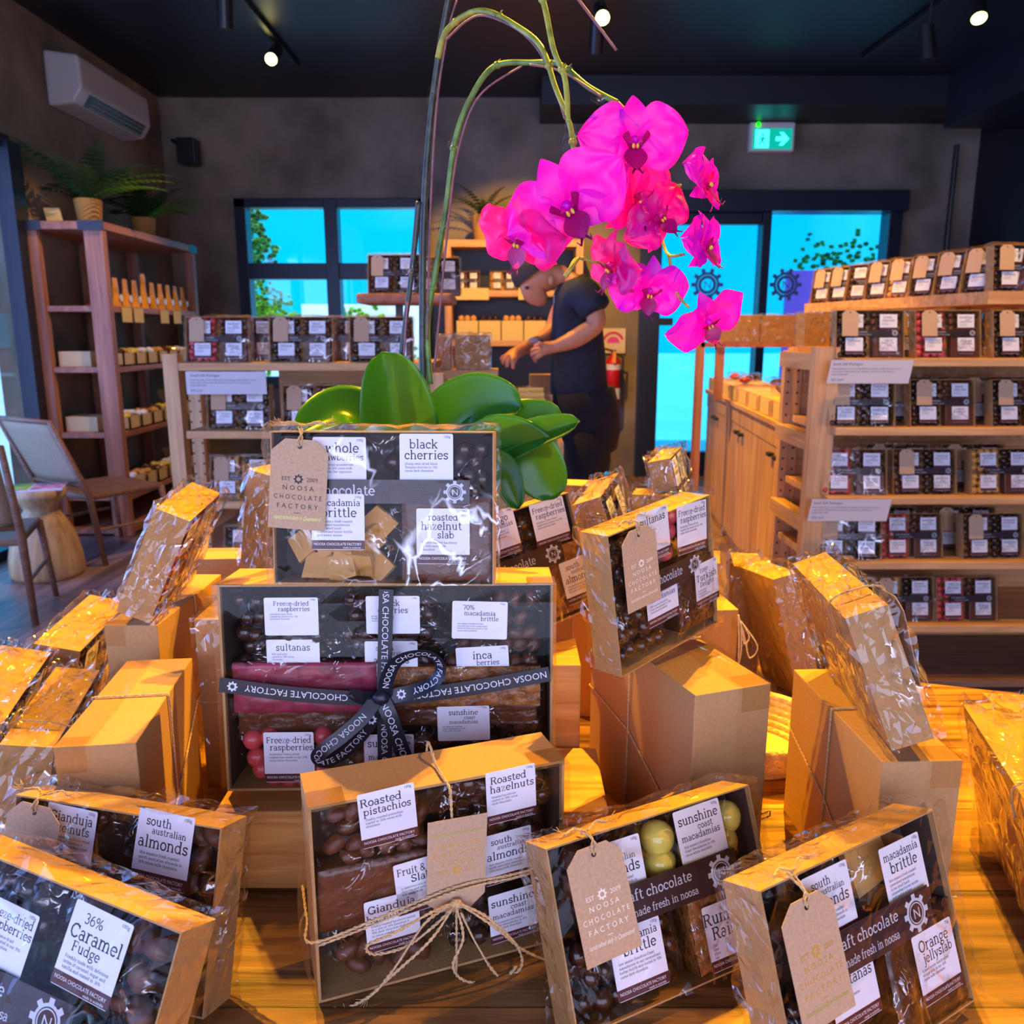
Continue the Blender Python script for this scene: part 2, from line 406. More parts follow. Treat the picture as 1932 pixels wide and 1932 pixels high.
def rest(loc, yaw, lean, roll, w, d):
    """lift a tilted pack so that its lowest bottom corner stands at the height given"""
    e, y, u = pose(yaw, lean, roll); dz = -min(0, e.z*w, y.z*d, e.z*w+y.z*d); loc = V(loc)
    return CAMP+(loc-CAMP)*((loc.z+dz+.0006-CAMP.z)/(loc.z-CAMP.z))
def spline(pts, k=8):
    pts = [V(p) for p in pts]; out = []
    for i in range(len(pts)-1):
        p0 = pts[max(i-1, 0)]; p1 = pts[i]; p2 = pts[i+1]; p3 = pts[min(i+2, len(pts)-1)]
        for j in range(k):
            t = j/k
            out.append(.5*((2*p1)+(p2-p0)*t+(2*p0-5*p1+4*p2-p3)*t*t+(3*p1-p0-3*p2+p3)*t**3))
    out.append(pts[-1]); return out
def twine_mb(mb, pts, r=.0013, k=6, turns=260, smooth=True):
    """two-strand twisted string along a path"""
    pts = spline(pts, k) if smooth else [V(p) for p in pts]
    dense = []
    for i in range(len(pts)-1):
        n = max(1, int((pts[i+1]-pts[i]).length/.004))
        for j in range(n): dense.append(pts[i].lerp(pts[i+1], j/n))
    dense.append(pts[-1]); L = 0; a = None
    A = []; B = []
    for i, p in enumerate(dense):
        t = (dense[min(i+1, len(dense)-1)]-dense[max(i-1, 0)])
        t = t.normalized() if t.length > 1e-9 else V((0, 0, 1))
        a = t.orthogonal().normalized() if a is None else (a-t*a.dot(t))
        a = a.normalized() if a.length > 1e-6 else t.orthogonal().normalized()
        b = t.cross(a)
        if i: L += (p-dense[i-1]).length
        q = L*turns*2
        d = (a*math.cos(q)+b*math.sin(q))*r*.62
        A.append(p+d); B.append(p-d)
    mb.tube(A, r*.68, 5); mb.tube(B, r*.68, 5)
# ------------------------------------------------------------------ lettering
_SANS = {}
def sans(s):
    if s in _SANS: return _SANS[s]
    c = bpy.data.curves.new('lettering', 'FONT'); c.body = s; c.size = 1; c.resolution_u = 2
    o = bpy.data.objects.new('lettering', c); COL.objects.link(o)
    dg = bpy.context.evaluated_depsgraph_get(); dg.update()
    me = bpy.data.meshes.new_from_object(o.evaluated_get(dg))
    vs = [(v.co.x, v.co.y) for v in me.vertices]; fs = [tuple(p.vertices) for p in me.polygons]
    COL.objects.unlink(o); bpy.data.objects.remove(o); bpy.data.meshes.remove(me); bpy.data.curves.remove(c)
    w = max(v[0] for v in vs) if vs else .3
    _SANS[s] = (vs, fs, w); return _SANS[s]

# old-style typewriter letters drawn with strokes: x-height 10, ascender 15
def A_(cx, cy, rx, ry, a0, a1, w=1.5):
    n = max(3, int(abs(a1-a0)/36)); return ('p', w, [(cx+rx*math.cos(R(a0+(a1-a0)*i/n)), cy+ry*math.sin(R(a0+(a1-a0)*i/n))) for i in range(n+1)])
def L_(*p, w=1.5): return ('p', w, [(p[i], p[i+1]) for i in range(0, len(p), 2)])
def stem(x, y0, y1, b=2, t=1, w=1.9):
    """vertical with slab feet: b/t 0 none, 1 left only, 2 both, 3 right only"""
    o = [L_(x, y0, x, y1, w=w)]
    for k, y, d in ((b, y0, .5), (t, y1, -.5)):
        if k: o.append(L_(x-(2.1 if k in (1, 2) else 0), y+d, x+(2.1 if k in (2, 3) else 0), y+d, w=1.1))
    return o
GL = {
'a': (9.4, [A_(3.9, 2.9, 2.9, 2.7, 0, 360), L_(6.9, .5, 6.9, 7, w=1.9), A_(4.3, 6.9, 2.6, 2.7, 0, 160), L_(6.9, .5, 8.9, .5, w=1.1)]),
'b': (10.4, stem(2, 0, 15, 0, 1)+[A_(5.4, 4.9, 3.6, 4.4, 0, 360)]),
'c': (9, [A_(4.8, 4.9, 3.7, 4.4, 40, 320, 1.8), L_(7.6, 6.2, 7.6, 8.8, w=1.6)]),
'd': (10.8, stem(8, 0, 15, 3, 1)+[A_(4.6, 4.9, 3.6, 4.4, 0, 360)]),
'e': (9.4, [A_(4.8, 4.9, 3.8, 4.5, 0, 318, 1.8), L_(1.2, 5.1, 8.5, 5.1, w=1.1)]),
'f': (7.2, stem(3, 0, 12, 2, 0)+[A_(5.5, 12, 2.5, 2.7, 180, 50), L_(.6, 9.6, 6.4, 9.6, w=1.1)]),
'g': (9.8, [A_(4.6, 6.2, 3.2, 3.3, 0, 360), A_(4.6, -2, 3.7, 2.4, 0, 360), L_(2.6, 3.3, 2.2, 1.5, 5, .6, w=1.3), L_(7, 8.8, 9.4, 9.6, w=1.4)]),
'h': (11.2, stem(2.4, 0, 15, 2, 1)+[A_(5.4, 6.3, 3, 3.2, 180, 0)]+stem(8.4, 0, 6.3, 2, 0)),
'i': (6, stem(3, 0, 10, 2, 1)+[L_(3, 12.3, 3, 14.4, w=2.2)]),
'j': (5.4, [L_(3.4, -2, 3.4, 10, w=1.9), A_(1.4, -2, 2, 2.4, 0, -130), L_(1.3, 9.5, 3.4, 9.5, w=1.1), L_(3.4, 12.3, 3.4, 14.4, w=2.2)]),
'k': (10.6, stem(2.4, 0, 15, 2, 1)+[L_(2.6, 4, 8.2, 9.6), L_(4.6, 6, 8.8, .4, w=1.9), L_(6.6, 9.5, 10.2, 9.5, w=1.1), L_(6.8, .5, 10.4, .5, w=1.1)]),
'l': (6, stem(3, 0, 15, 2, 1)),
'm': (16.4, stem(2.4, 0, 10, 2, 1)+[A_(5.2, 6.3, 2.7, 3.2, 180, 0)]+stem(7.9, 0, 6.3, 2, 0)+[A_(10.8, 6.3, 2.8, 3.2, 180, 0)]+stem(13.6, 0, 6.3, 2, 0)),
'n': (11.2, stem(2.4, 0, 10, 2, 1)+[A_(5.4, 6.3, 3, 3.2, 180, 0)]+stem(8.4, 0, 6.3, 2, 0)),
'o': (9.6, [A_(4.8, 4.9, 3.7, 4.5, 0, 360, 1.8)]),
'p': (10.6, stem(2.4, -5, 10, 2, 1)+[A_(5.8, 4.9, 3.6, 4.4, 0, 360)]),
'q': (10.4, stem(8, -5, 10, 2, 0)+[A_(4.6, 4.9, 3.6, 4.4, 0, 360)]),
'r': (8.4, stem(2.6, 0, 10, 2, 1)+[A_(6.2, 6.2, 3.4, 3.2, 170, 70), L_(7.4, 8.4, 7.6, 9, w=2)]),
's': (8.2, [('p', 1.8, [(7, 7.6), (5.8, 9.2), (3.6, 9.4), (1.6, 8.2), (1.8, 6.2), (4, 5.1), (6.4, 4.2), (7, 2.4), (5.8, .8), (3.6, .5), (1.4, 2)]), L_(7, 7.4, 7, 9.6, w=1.1), L_(1.3, .4, 1.3, 2.8, w=1.1)]),
't': (7.4, [L_(3.2, 2.6, 3.2, 13, w=1.9), A_(5.2, 2.6, 2, 2.2, 180, 330), L_(.8, 9.6, 6.6, 9.6, w=1.1)]),
'u': (11.2, [L_(2.6, 3.6, 2.6, 10, w=1.9), A_(5.4, 3.6, 2.8, 3.1, 180, 360), L_(8.2, 0, 8.2, 10, w=1.9), L_(.6, 9.5, 2.6, 9.5, w=1.1), L_(6.4, 9.5, 8.2, 9.5, w=1.1), L_(8.2, .5, 10.2, .5, w=1.1)]),
'v': (9.8, [L_(1.8, 9.6, 4.9, .4, w=1.9), L_(4.9, .4, 8, 9.6, w=1.3), L_(.2, 9.5, 3.8, 9.5, w=1.1), L_(6.4, 9.5, 9.6, 9.5, w=1.1)]),
'w': (14, [L_(1.8, 9.6, 4.4, .4, w=1.9), L_(4.4, .4, 7, 9.4, w=1.3), L_(7, 9.4, 9.8, .4, w=1.9), L_(9.8, .4, 12.2, 9.6, w=1.3), L_(.2, 9.5, 3.6, 9.5, w=1.1), L_(10.6, 9.5, 13.8, 9.5, w=1.1)]),
'x': (10, [L_(1.8, 9.6, 8.2, .4, w=1.9), L_(8, 9.6, 1.8, .4, w=1.3), L_(.4, .5, 3.6, .5, w=1.1), L_(6.4, .5, 9.8, .5, w=1.1), L_(.4, 9.5, 3.6, 9.5, w=1.1), L_(6.4, 9.5, 9.6, 9.5, w=1.1)]),
'y': (10, [L_(1.8, 9.6, 5, .8, w=1.9), L_(8.2, 9.6, 4, -3.6, 1.6, -4.4, w=1.4), L_(.2, 9.5, 3.8, 9.5, w=1.1), L_(6.4, 9.5, 9.8, 9.5, w=1.1)]),
'z': (8.8, [L_(1.4, 9.4, 7.2, 9.4, 1.4, .6, 7.4, .6, w=1.4), L_(1.4, 7.4, 1.4, 9.4, w=1.1), L_(7.4, .6, 7.4, 2.6, w=1.1)]),
'A': (13, [L_(2.2, .4, 6.4, 14), L_(6.4, 14, 10.8, .4, w=2.1), L_(3.6, 4.6, 9.4, 4.6, w=1.1), L_(.4, .5, 4.4, .5, w=1.1), L_(8.6, .5, 12.8, .5, w=1.1)]),
'B': (12.4, stem(3, 0, 14, 1, 1, 2.1)+[L_(3, 13.6, 7.4, 13.6, w=1.2), A_(7.2, 10.4, 3, 3.2, 90, -90), L_(3, 7.2, 7.6, 7.2, w=1.2), A_(7.6, 3.8, 3.4, 3.4, 90, -90), L_(3, .5, 7.6, .5, w=1.2)]),
'C': (12.6, [A_(6.8, 7, 5.4, 6.6, 38, 322, 2), L_(11, 9.4, 11, 13.6, w=1.3)]),
'D': (13, stem(3, 0, 14, 1, 1, 2.1)+[L_(3, 13.5, 6.4, 13.5, w=1.2), A_(6.2, 7, 5, 6.5, 90, -90, 1.9), L_(3, .5, 6.4, .5, w=1.2)]),
'E': (12, stem(3, 0, 14, 1, 1, 2.1)+[L_(3, 13.5, 10, 13.5, 10, 10.8, w=1.2), L_(3, 7.2, 8, 7.2, w=1.2), L_(3, .5, 10.6, .5, 10.6, 3.4, w=1.2)]),
'F': (11.4, stem(3, 0, 14, 2, 1, 2.1)+[L_(3, 13.5, 10, 13.5, 10, 10.6, w=1.2), L_(3, 7.2, 7.8, 7.2, w=1.2), L_(7.8, 5.6, 7.8, 8.8, w=1.1)]),
'G': (13.4, [A_(6.8, 7, 5.4, 6.6, 42, 350, 2), L_(7.6, 6, 13, 6, w=1.1), L_(11.6, .6, 11.6, 6, w=1.6), L_(11, 9.8, 11, 13.6, w=1.3)]),
'H': (14, stem(3, 0, 14, 2, 2, 2.1)+stem(11, 0, 14, 2, 2, 2.1)+[L_(3, 7, 11, 7, w=1.2)]),
'J': (9, [L_(6, 3.4, 6, 14, w=2.1), A_(3.6, 3.4, 2.4, 3, 0, -170), L_(3.4, 13.5, 8.4, 13.5, w=1.2)]),
'K': (13.6, stem(3, 0, 14, 2, 2, 2.1)+[L_(3.4, 6, 10.4, 13.6), L_(5.8, 8.2, 11, .4, w=2.1), L_(8.6, 13.5, 12.6, 13.5, w=1.1), L_(9, .5, 13.2, .5, w=1.1)]),
'M': (16, [L_(3, 0, 3, 14, w=1.4), L_(3, 14, 8, 3, w=2.1), L_(8, 3, 13, 14, w=1.3), L_(13, 0, 13, 14, w=2), L_(.8, .5, 5.2, .5, w=1.1), L_(10.8, .5, 15.2, .5, w=1.1), L_(.8, 13.5, 3.4, 13.5, w=1.1), L_(12.8, 13.5, 15.2, 13.5, w=1.1)]),
'N': (14, [L_(3, 0, 3, 14, w=1.4), L_(3, 14, 11, .4, w=2.1), L_(11, 0, 11, 14, w=1.4), L_(.8, .5, 5.2, .5, w=1.1), L_(9, 13.5, 13.2, 13.5, w=1.1), L_(.8, 13.5, 3.4, 13.5, w=1.1)]),
'O': (13.4, [A_(6.7, 7, 5.3, 6.6, 0, 360, 2)]),
'P': (12, stem(3, 0, 14, 2, 1, 2.1)+[L_(3, 13.5, 7.2, 13.5, w=1.2), A_(7.2, 10, 3.2, 3.5, 90, -90, 1.8), L_(3, 6.5, 7.2, 6.5, w=1.2)]),
'Q': (13.4, [A_(6.7, 7, 5.3, 6.6, 0, 360, 2), L_(6.8, 2.6, 11.6, -2.2, w=1.9)]),
'R': (13.2, stem(3, 0, 14, 2, 1, 2.1)+[L_(3, 13.5, 7.2, 13.5, w=1.2), A_(7.2, 10.4, 3, 3.1, 90, -90, 1.8), L_(3, 7.3, 7.2, 7.3, w=1.2), L_(7, 7.3, 10.8, .5, 12.8, .5, w=1.9)]),
'S': (11, [('p', 2, [(9.2, 10.6), (8, 13), (5.2, 13.6), (2.4, 12.4), (1.9, 10), (3.4, 8), (7.4, 6.4), (9.4, 4.4), (8.8, 1.8), (6, .5), (3, 1), (1.6, 3.6)]), L_(9.2, 10.4, 9.2, 13.8, w=1.1), L_(1.6, .2, 1.6, 3.8, w=1.1)]),
'T': (12, stem(6, 0, 14, 2, 0, 2.1)+[L_(1.2, 10.6, 1.2, 13.5, 10.8, 13.5, 10.8, 10.6, w=1.2)]),
'L': (11, stem(3, 0, 14, 1, 2, 2.1)+[L_(3, .5, 9.8, .5, 9.8, 3.6, w=1.2)]),
'I': (6.4, stem(3.2, 0, 14, 2, 2, 2.1)), '&': (13, [A_(5.4, 10.6, 2.6, 2.9, 0, 360), A_(5, 3.8, 3.7, 3.5, 100, 380), L_(4, 8, 10.6, .4, w=1.8)]),
'0': (9.4, [A_(4.7, 7, 3.7, 6.6, 0, 360, 1.8)]), '1': (7, stem(3.6, 0, 14, 2, 1, 2)), '%': (14, [A_(3.6, 10.4, 2.4, 3, 0, 360), A_(10.4, 3.6, 2.4, 3, 0, 360), L_(11, 14, 3, 0, w=1.2)]),
'2': (9.4, [A_(4.6, 10, 3.2, 3.5, 170, -20), L_(7.4, 8.4, 1.6, .7, 8.2, .7, w=1.5)]), '3': (9.4, [A_(4.4, 10.3, 3, 3.1, 150, -90), A_(4.4, 3.8, 3.5, 3.5, 90, -150)]),
'6': (9.4, [A_(4.7, 4.2, 3.5, 3.8, 0, 360), A_(8, 5, 6.8, 8.6, 180, 105)]), '7': (9, [L_(1.2, 11.4, 1.2, 13.3, 8, 13.3, 3.8, 0, w=1.7)]),
'9': (9.4, [A_(4.7, 9.8, 3.5, 3.8, 0, 360), A_(1.4, 9, 6.8, 8.6, 0, -75)]), '5': (9.4, [L_(7.6, 13.4, 2.4, 13.4, 2, 8, w=1.5), A_(4.4, 4.4, 3.6, 4, 130, -150)]),
'8': (9.4, [A_(4.7, 10.4, 2.9, 3, 0, 360), A_(4.7, 3.9, 3.6, 3.6, 0, 360)]), '4': (9.4, [L_(6.4, 0, 6.4, 13.6, 1, 4, 8.6, 4, w=1.6)]),
'-': (6.6, [L_(.8, 5, 5.8, 5, w=1.4)]), '.': (4, [L_(2, 0, 2, 2, w=2)]), ',': (4, [L_(2.2, 1.6, 1.2, -2.2, w=1.8)]), "'": (3.6, [L_(2, 14.6, 1.6, 11, w=1.6)]), ' ': (5.2, []),
}
def slab(s):
    """same return as sans(): verts, faces, width with cap height about 1"""
    key = '\0'+s
    if key in _SANS: return _SANS[key]
    vs = []; fs = []; x0 = 0; K = 1/14.0
    for ch in s:
        if ch not in GL: ch = ch.lower() if ch.lower() in GL else ' '
        adv, st = GL[ch]
        for _, w, pts in st:
            h = w/2; n = len(pts); closed = n > 3 and abs(pts[0][0]-pts[-1][0])+abs(pts[0][1]-pts[-1][1]) < 1e-6
            b = len(vs)
            for i, (x, y) in enumerate(pts):
                a = pts[i-1] if i else (pts[-2] if closed else pts[0]); c = pts[i+1] if i < n-1 else (pts[1] if closed else pts[-1])
                dx, dy = c[0]-a[0], c[1]-a[1]; L = math.hypot(dx, dy) or 1
                nx, ny = -dy/L, dx/L
                vs.append(((x0+x+nx*h)*K, (y+ny*h)*K)); vs.append(((x0+x-nx*h)*K, (y-ny*h)*K))
            for i in range(n-1): fs.append((b+2*i, b+2*i+1, b+2*i+3, b+2*i+2))
        x0 += adv
    _SANS[key] = (vs, fs, x0*K); return _SANS[key]
def put(mb, geo, x, z, y, size, mi, align=0, rot=0, shear=0, maxw=None):
    """lay lettering on the plane y; align 0 left, .5 centre, 1 end"""
    vs, fs, w = geo
    sx = size
    if maxw and w*size > maxw: sx = maxw/w
    c, s = math.cos(rot), math.sin(rot); out = []
    for a, b in vs:
        px = (a-w*align)*sx+shear*b*size; pz = b*size
        out.append((x+px*c-pz*s, y, z+px*s+pz*c))
    old = mb.mi; mb.mi = mi; mb.add(out, fs); mb.mi = old
def gear_poly(cx, cz, r, teeth=8, n=5):
    p = []
    for i in range(teeth):
        a = 2*PI*i/teeth
        for d, k in ((-.5, .76), (-.25, .76), (-.19, 1), (.19, 1), (.25, .76)):
            q = a+d*2*PI/teeth; p.append((cx+r*k*math.cos(q), cz+r*k*math.sin(q)))
    return p
def gear_ring(mb, cx, cz, r, y, mi, hole=.45, teeth=8):
    p = gear_poly(cx, cz, r, teeth); k = len(p); inner = []
    for x, z in p:
        a = math.atan2(z-cz, x-cx); inner.append((cx+r*hole*math.cos(a), cz+r*hole*math.sin(a)))
    old = mb.mi; mb.mi = mi
    mb.add([(x, y, z) for x, z in p]+[(x, y, z) for x, z in inner], [(i, (i+1) % k, k+(i+1) % k, k+i) for i in range(k)])
    mb.mi = old
def ring(mb, cx, cz, r0, r1, y, mi, a0=0, a1=360, n=24):
    old = mb.mi; mb.mi = mi; vs = []
    for i in range(n+1):
        a = R(a0+(a1-a0)*i/n); vs += [(cx+r0*math.cos(a), y, cz+r0*math.sin(a)), (cx+r1*math.cos(a), y, cz+r1*math.sin(a))]
    mb.add(vs, [(2*i, 2*i+1, 2*i+3, 2*i+2) for i in range(n)]); mb.mi = old
def rrect(x0, x1, z0, z1, r, n=4):
    p = []
    for cx, cz, a in ((x1-r, z0+r, -90), (x1-r, z1-r, 0), (x0+r, z1-r, 90), (x0+r, z0+r, 180)):
        for i in range(n+1): p.append((cx+r*math.cos(R(a+90*i/n)), cz+r*math.sin(R(a+90*i/n))))
    return p

LBODY = {
 'rasp70': ['Australian freeze-dried', 'raspberries coated in our 70%', 'cocoa dark chocolate.'],
 'rasp29': ['Australian freeze-dried', 'raspberries coated in our 29%', 'cocoa white chocolate.'],
 'cherry70': ['plump semi-dried black', 'Douglas cherries in 70%', 'cocoa dark chocolate'],
 'cherry36': ['plump semi-dried black', 'Douglas cherries in 36%', 'cocoa milk chocolate'],
 'brittle': ["this season's fresh roasted", 'queensland macadamias', 'in our small batch', 'caramelised butter brittle.', 'gold medal winner!'],
 'brittle70': ['new season Sunshine Coast', 'macadamias in our caramelised', 'butter brittle and coated in 70%', 'cocoa dark chocolate.'],
 'haz': ['Freshly roasted hazelnuts', 'in 36% cocoa milk', 'chocolate.'],
 'haz70': ['Roasted hazelnuts', 'coated in 70% cocoa', 'dark chocolate.'],
 'straw': ['freeze-dried strawberries', 'coated in 36% cocoa milk', 'chocolate. Our signature'],
 'pist': ['freshly roasted pistachios', 'coated in 36% cocoa milk', 'chocolate.'],
 'fruit': ['A delicious mix of', 'cherries and nuts in', '36% cocoa milk'],
 'alm': ['this seasons fresh roasted', 'south australian almonds in', '36% cocoa milk chocolate.'],
 'gian': ['freshly roasted hazelnuts coated', 'in a mix of 36% Gianduja &', '70% dark chocolate then rolled', 'in cocoa powder'],
 'mac70': ['this seasons Sunshine', 'Coast Macadamias in 70%', 'cocoa dark chocolate'],
 'mac29': ["this season's Sunshine", 'Coast Macadamias in 29%', 'cocoa white chocolate'],
 'sult': ['Soft and juicy', 'coated in 70% cocoa', 'chocolate.'],
 'orange': ['A spectacular handcrafted', 'orange jelly in our 36%', 'cocoa milk chocolate.'],
 'fudge': ['Freshly made with delicious', 'notes of caramel, sugar and', 'vanilla and coated in 36%'],
 'rum': ['Our', 'rum', 'plum', 'our', 'choco'],
 'turk': ['handcrafted', 'rose turkish', 'in dark chocolate'],
}
# title: rows of (text, size, x shift), body key, weight
LAB = {
 'rasp70': ([('Freeze-dried', .95, 0), ('raspberries', .95, .05)], 'rasp70', '100g'),
 'rasp29': ([('Freeze-dried', .95, 0), ('raspberries', .95, .05)], 'rasp29', '100g'),
 'cherry70': ([('black', 1.25, -.05), ('cherries', 1.25, 0)], 'cherry70', '100g'),
 'cherry36': ([('black', 1.25, -.05), ('cherries', 1.25, 0)], 'cherry36', '100g'),
 'brittle70': ([('70%', 1.05, -.2), ('macadamia', .95, 0), ('brittle', .95, .18)], 'brittle70', '100g'),
 'brittle': ([('macadamia', .95, 0), ('brittle', 1.3, .02)], 'brittle', '100g'),
 'brittle2': ([('macadamia', .95, 0), ('brittle', 1.25, .05)], 'brittle70', '100g'),
 'haz': ([('roasted', .95, 0), ('hazelnut', 1.1, -.03), ('slab', 1.0, .05)], 'haz', '75g'),
 'rhaz': ([('Roasted', 1.1, -.05), ('hazelnuts', 1.1, .02)], 'haz70', '100g'),
 'straw': ([('whole', 1.35, .05), ('strawberries', .9, 0)], 'straw', '100g'),
 'sult': ([('sultanas', 1.2, 0)], 'sult', '100g'),
 'sult2': ([(' ', 1.3, 0), ('sultanas', 1.2, .04)], 'sult', '100g'),
 'inca': ([('inca', 1.4, 0), ('berries', .95, .1)], 'sult', '100g'),
 'alm': ([('south', .95, -.12), ('australian', .7, .08), ('almonds', 1.25, 0)], 'alm', '100g'),
 'mac70': ([('sunshine', 1.2, 0), ('coast', .8, .12), ('macadamias', .85, 0)], 'mac70', '100g'),
 'mac29': ([('sunshine', 1.2, 0), ('coast', .8, .12), ('macadamias', .85, 0)], 'mac29', '100g'),
 'pist': ([('Roasted', 1.15, -.1), ('pistachios', 1.05, 0)], 'pist', '100g'),
 'fruit': ([('Fruit & Nut', 1.1, 0), ('Slab', 1.1, 0)], 'fruit', '75g'),
 'gian': ([('Gianduja', 1.2, 0), ('hazelnuts', 1.1, -.04)], 'gian', '100g'),
 'fudge': ([('36%', 1.0, -.12), ('Caramel', 1.3, 0), ('Fudge', .95, -.1)], 'fudge', '100g'),
 'mango': ([('mango', 1.2, 0), ('macadamias', .85, 0)], 'mac29', '100g'),
 'orange': ([('Orange', 1.3, 0), ('jellyslab', 1.1, .05)], 'orange', '75g'),
 'rum': ([('Rum &', 1.5, -.1), ('Raisin', 1.5, 0)], 'rum', '75g'),
 'turk': ([('rose', .95, -.1), ('Turkish', 1.25, 0), ('Delight', .9, 0)], 'turk', '75g'),
}
_LM = {}
def label_obj(key, parent, x, z, y, w=.058, h=.061, rot=0, simple=False, tilt=0):
    """a printed paper label, its lettering part of its mesh; centre x, z on the plane y"""
    k = (key, w, h, simple)
    if k not in _LM:
        mb = MB(); hw, hh = w/2, h/2
        mb.flat(rrect(-hw, hw, -hh, hh, .002), 0)
        strip = h*.17 if h > .045 else 0
        if strip:
            mb.mi = 2; mb.flat([(-hw, -hh+.0005), (hw, -hh+.0005), (hw, -hh+strip), (-hw, -hh+strip)], -.00012); mb.mi = 0
            if not simple:
                put(mb, sans('NOOSA CHOCOLATE FACTORY'), -hw*.92, -hh+strip*.46, -.00024, strip*.40, 0, maxw=w*.9)
                put(mb, sans('made in australia'), hw*.85, -hh+strip*.14, -.00024, strip*.28, 0, 1)
        title, body, wt = LAB[key]
        S = h*.125; zt = hh-h*.07
        if not simple: put(mb, sans(wt), hw*.9, hh-h*.075, -.00012, h*.065, 1, 1)
        for t, s, dx in title:
            zt -= S*s*1.22
            put(mb, slab(t), dx*w, zt, -.00012, S*s, 1, .5, maxw=w*.90)
        zt -= h*.035
        if not simple:
            for t in LBODY[body]:
                zt -= h*.062
                if zt < -hh+strip+h*.01: break
                put(mb, slab(t), -hw*.80, zt, -.00012, h*.040, 1, 0, maxw=w*.82)
        else:
            for q in range(3):
                zt -= h*.07; put(mb, slab('cocoa chocolate in'), -hw*.8, zt, -.00012, h*.045, 1, 0, maxw=w*.8)
        _LM[k] = mb
    mb = _LM[k]
    me = _LM.get(('me',)+k)
    if me is None:
        o = mb.build('label', [PAPER, INK, MAROON]); _LM[('me',)+k] = o.data
        # strip lettering is paper-white on maroon
    else:
        o = bpy.data.objects.new('label', me); COL.objects.link(o)
    o.parent = parent; o.location = (x, y, z); o.rotation_euler = (tilt, -rot, 0)
    return o

_TM = {}
def tag_obj(parent, x, z, y, foil, rot=0, w=.056, h=.094, flip=False, plain=False, lean=0, yaw=0, name='gift_tag'):
    """swing tag hanging by its punched hole at x, z"""
    k = (foil.name if foil else None, w, h, plain)
    if k not in _TM:
        mb = MB(); c = w*.24
        body = [(-w/2, -h+.010), (w/2, -h+.010), (w/2, .010-c*.9), (w/2-c, .010), (-w/2+c, .010), (-w/2, .010-c*.9)]
        mb.prism(body, 0, .0007)
        mb.mi = 3; ring(mb, 0, .002, .0, .0026, -.0001, 3, n=12); mb.mi = 0
        if not plain:
            zz = -h*.36
            put(mb, sans('EST'), -w*.22, zz, -.0002, w*.10, 1, .5); gear_ring(mb, 0, zz+w*.035, w*.085, -.0002, 1); put(mb, sans('2009'), w*.24, zz, -.0002, w*.10, 1, .5)
            for t, s in (('N O O S A', .118), ('C H O C O L A T E', .118), ('F A C T O R Y', .118)):
                zz -= w*.160; put(mb, sans(t), 0, zz, -.0002, w*s, 1, .5, maxw=w*.84)
            zz -= w*.08; mb.mi = 1; mb.flat([(-w*.05, zz), (w*.05, zz), (w*.05, zz+.0006), (-w*.05, zz+.0006)], -.0002)
            put(mb, sans('handcrafted daily in Queensland'), 0, zz-w*.115, -.0002, w*.10, 2, .5, shear=.3, maxw=w*.82)
        o = mb.build('tmp', [TAG, foil or INK, GREENFOIL if foil is not CREAM else CREAM, BLACK]); _TM[k] = o.data
        bpy.data.objects.remove(o)
    o = bpy.data.objects.new(name, _TM[k]); COL.objects.link(o); o.parent = parent
    o.location = (x, y, z); o.rotation_euler = (lean, -rot+(PI if flip else 0), yaw)
    return o
def banner_obj(parent, x0, x1, z0, z1, y, simple=False):
    mb = MB(); mb.prism([(x0, z0), (x1, z0), (x1, z1), (x0, z1)], y, y+.0008)
    h = z1-z0
    one = .024 < h < .030          # narrow strip: only the first line shows above the packets
    put(mb, slab('craft chocolate'), x0+(x1-x0)*.02, z0+h*(.34 if one else .56), y-.0002, h*(.42 if one else .27), 1, maxw=(x1-x0)*.64)
    if not one: put(mb, slab('made fresh in noosa'), x0+(x1-x0)*.10, z0+h*.16, y-.0002, h*.20, 1, maxw=(x1-x0)*.54)
    gx = x1-h*.62; gz = z0+h*.5; gear_ring(mb, gx, gz, h*.47, y-.0002, 1, hole=.0); ring(mb, gx, gz, 0, h*.29, y-.0003, 0); ring(mb, gx, gz, h*.23, h*.26, y-.0004, 1)
    put(mb, sans('N'), gx, gz-h*.13, y-.0004, h*.36, 1, .5)
    return mb.build('banner_card', [DARKCARD, SILVER], parent)
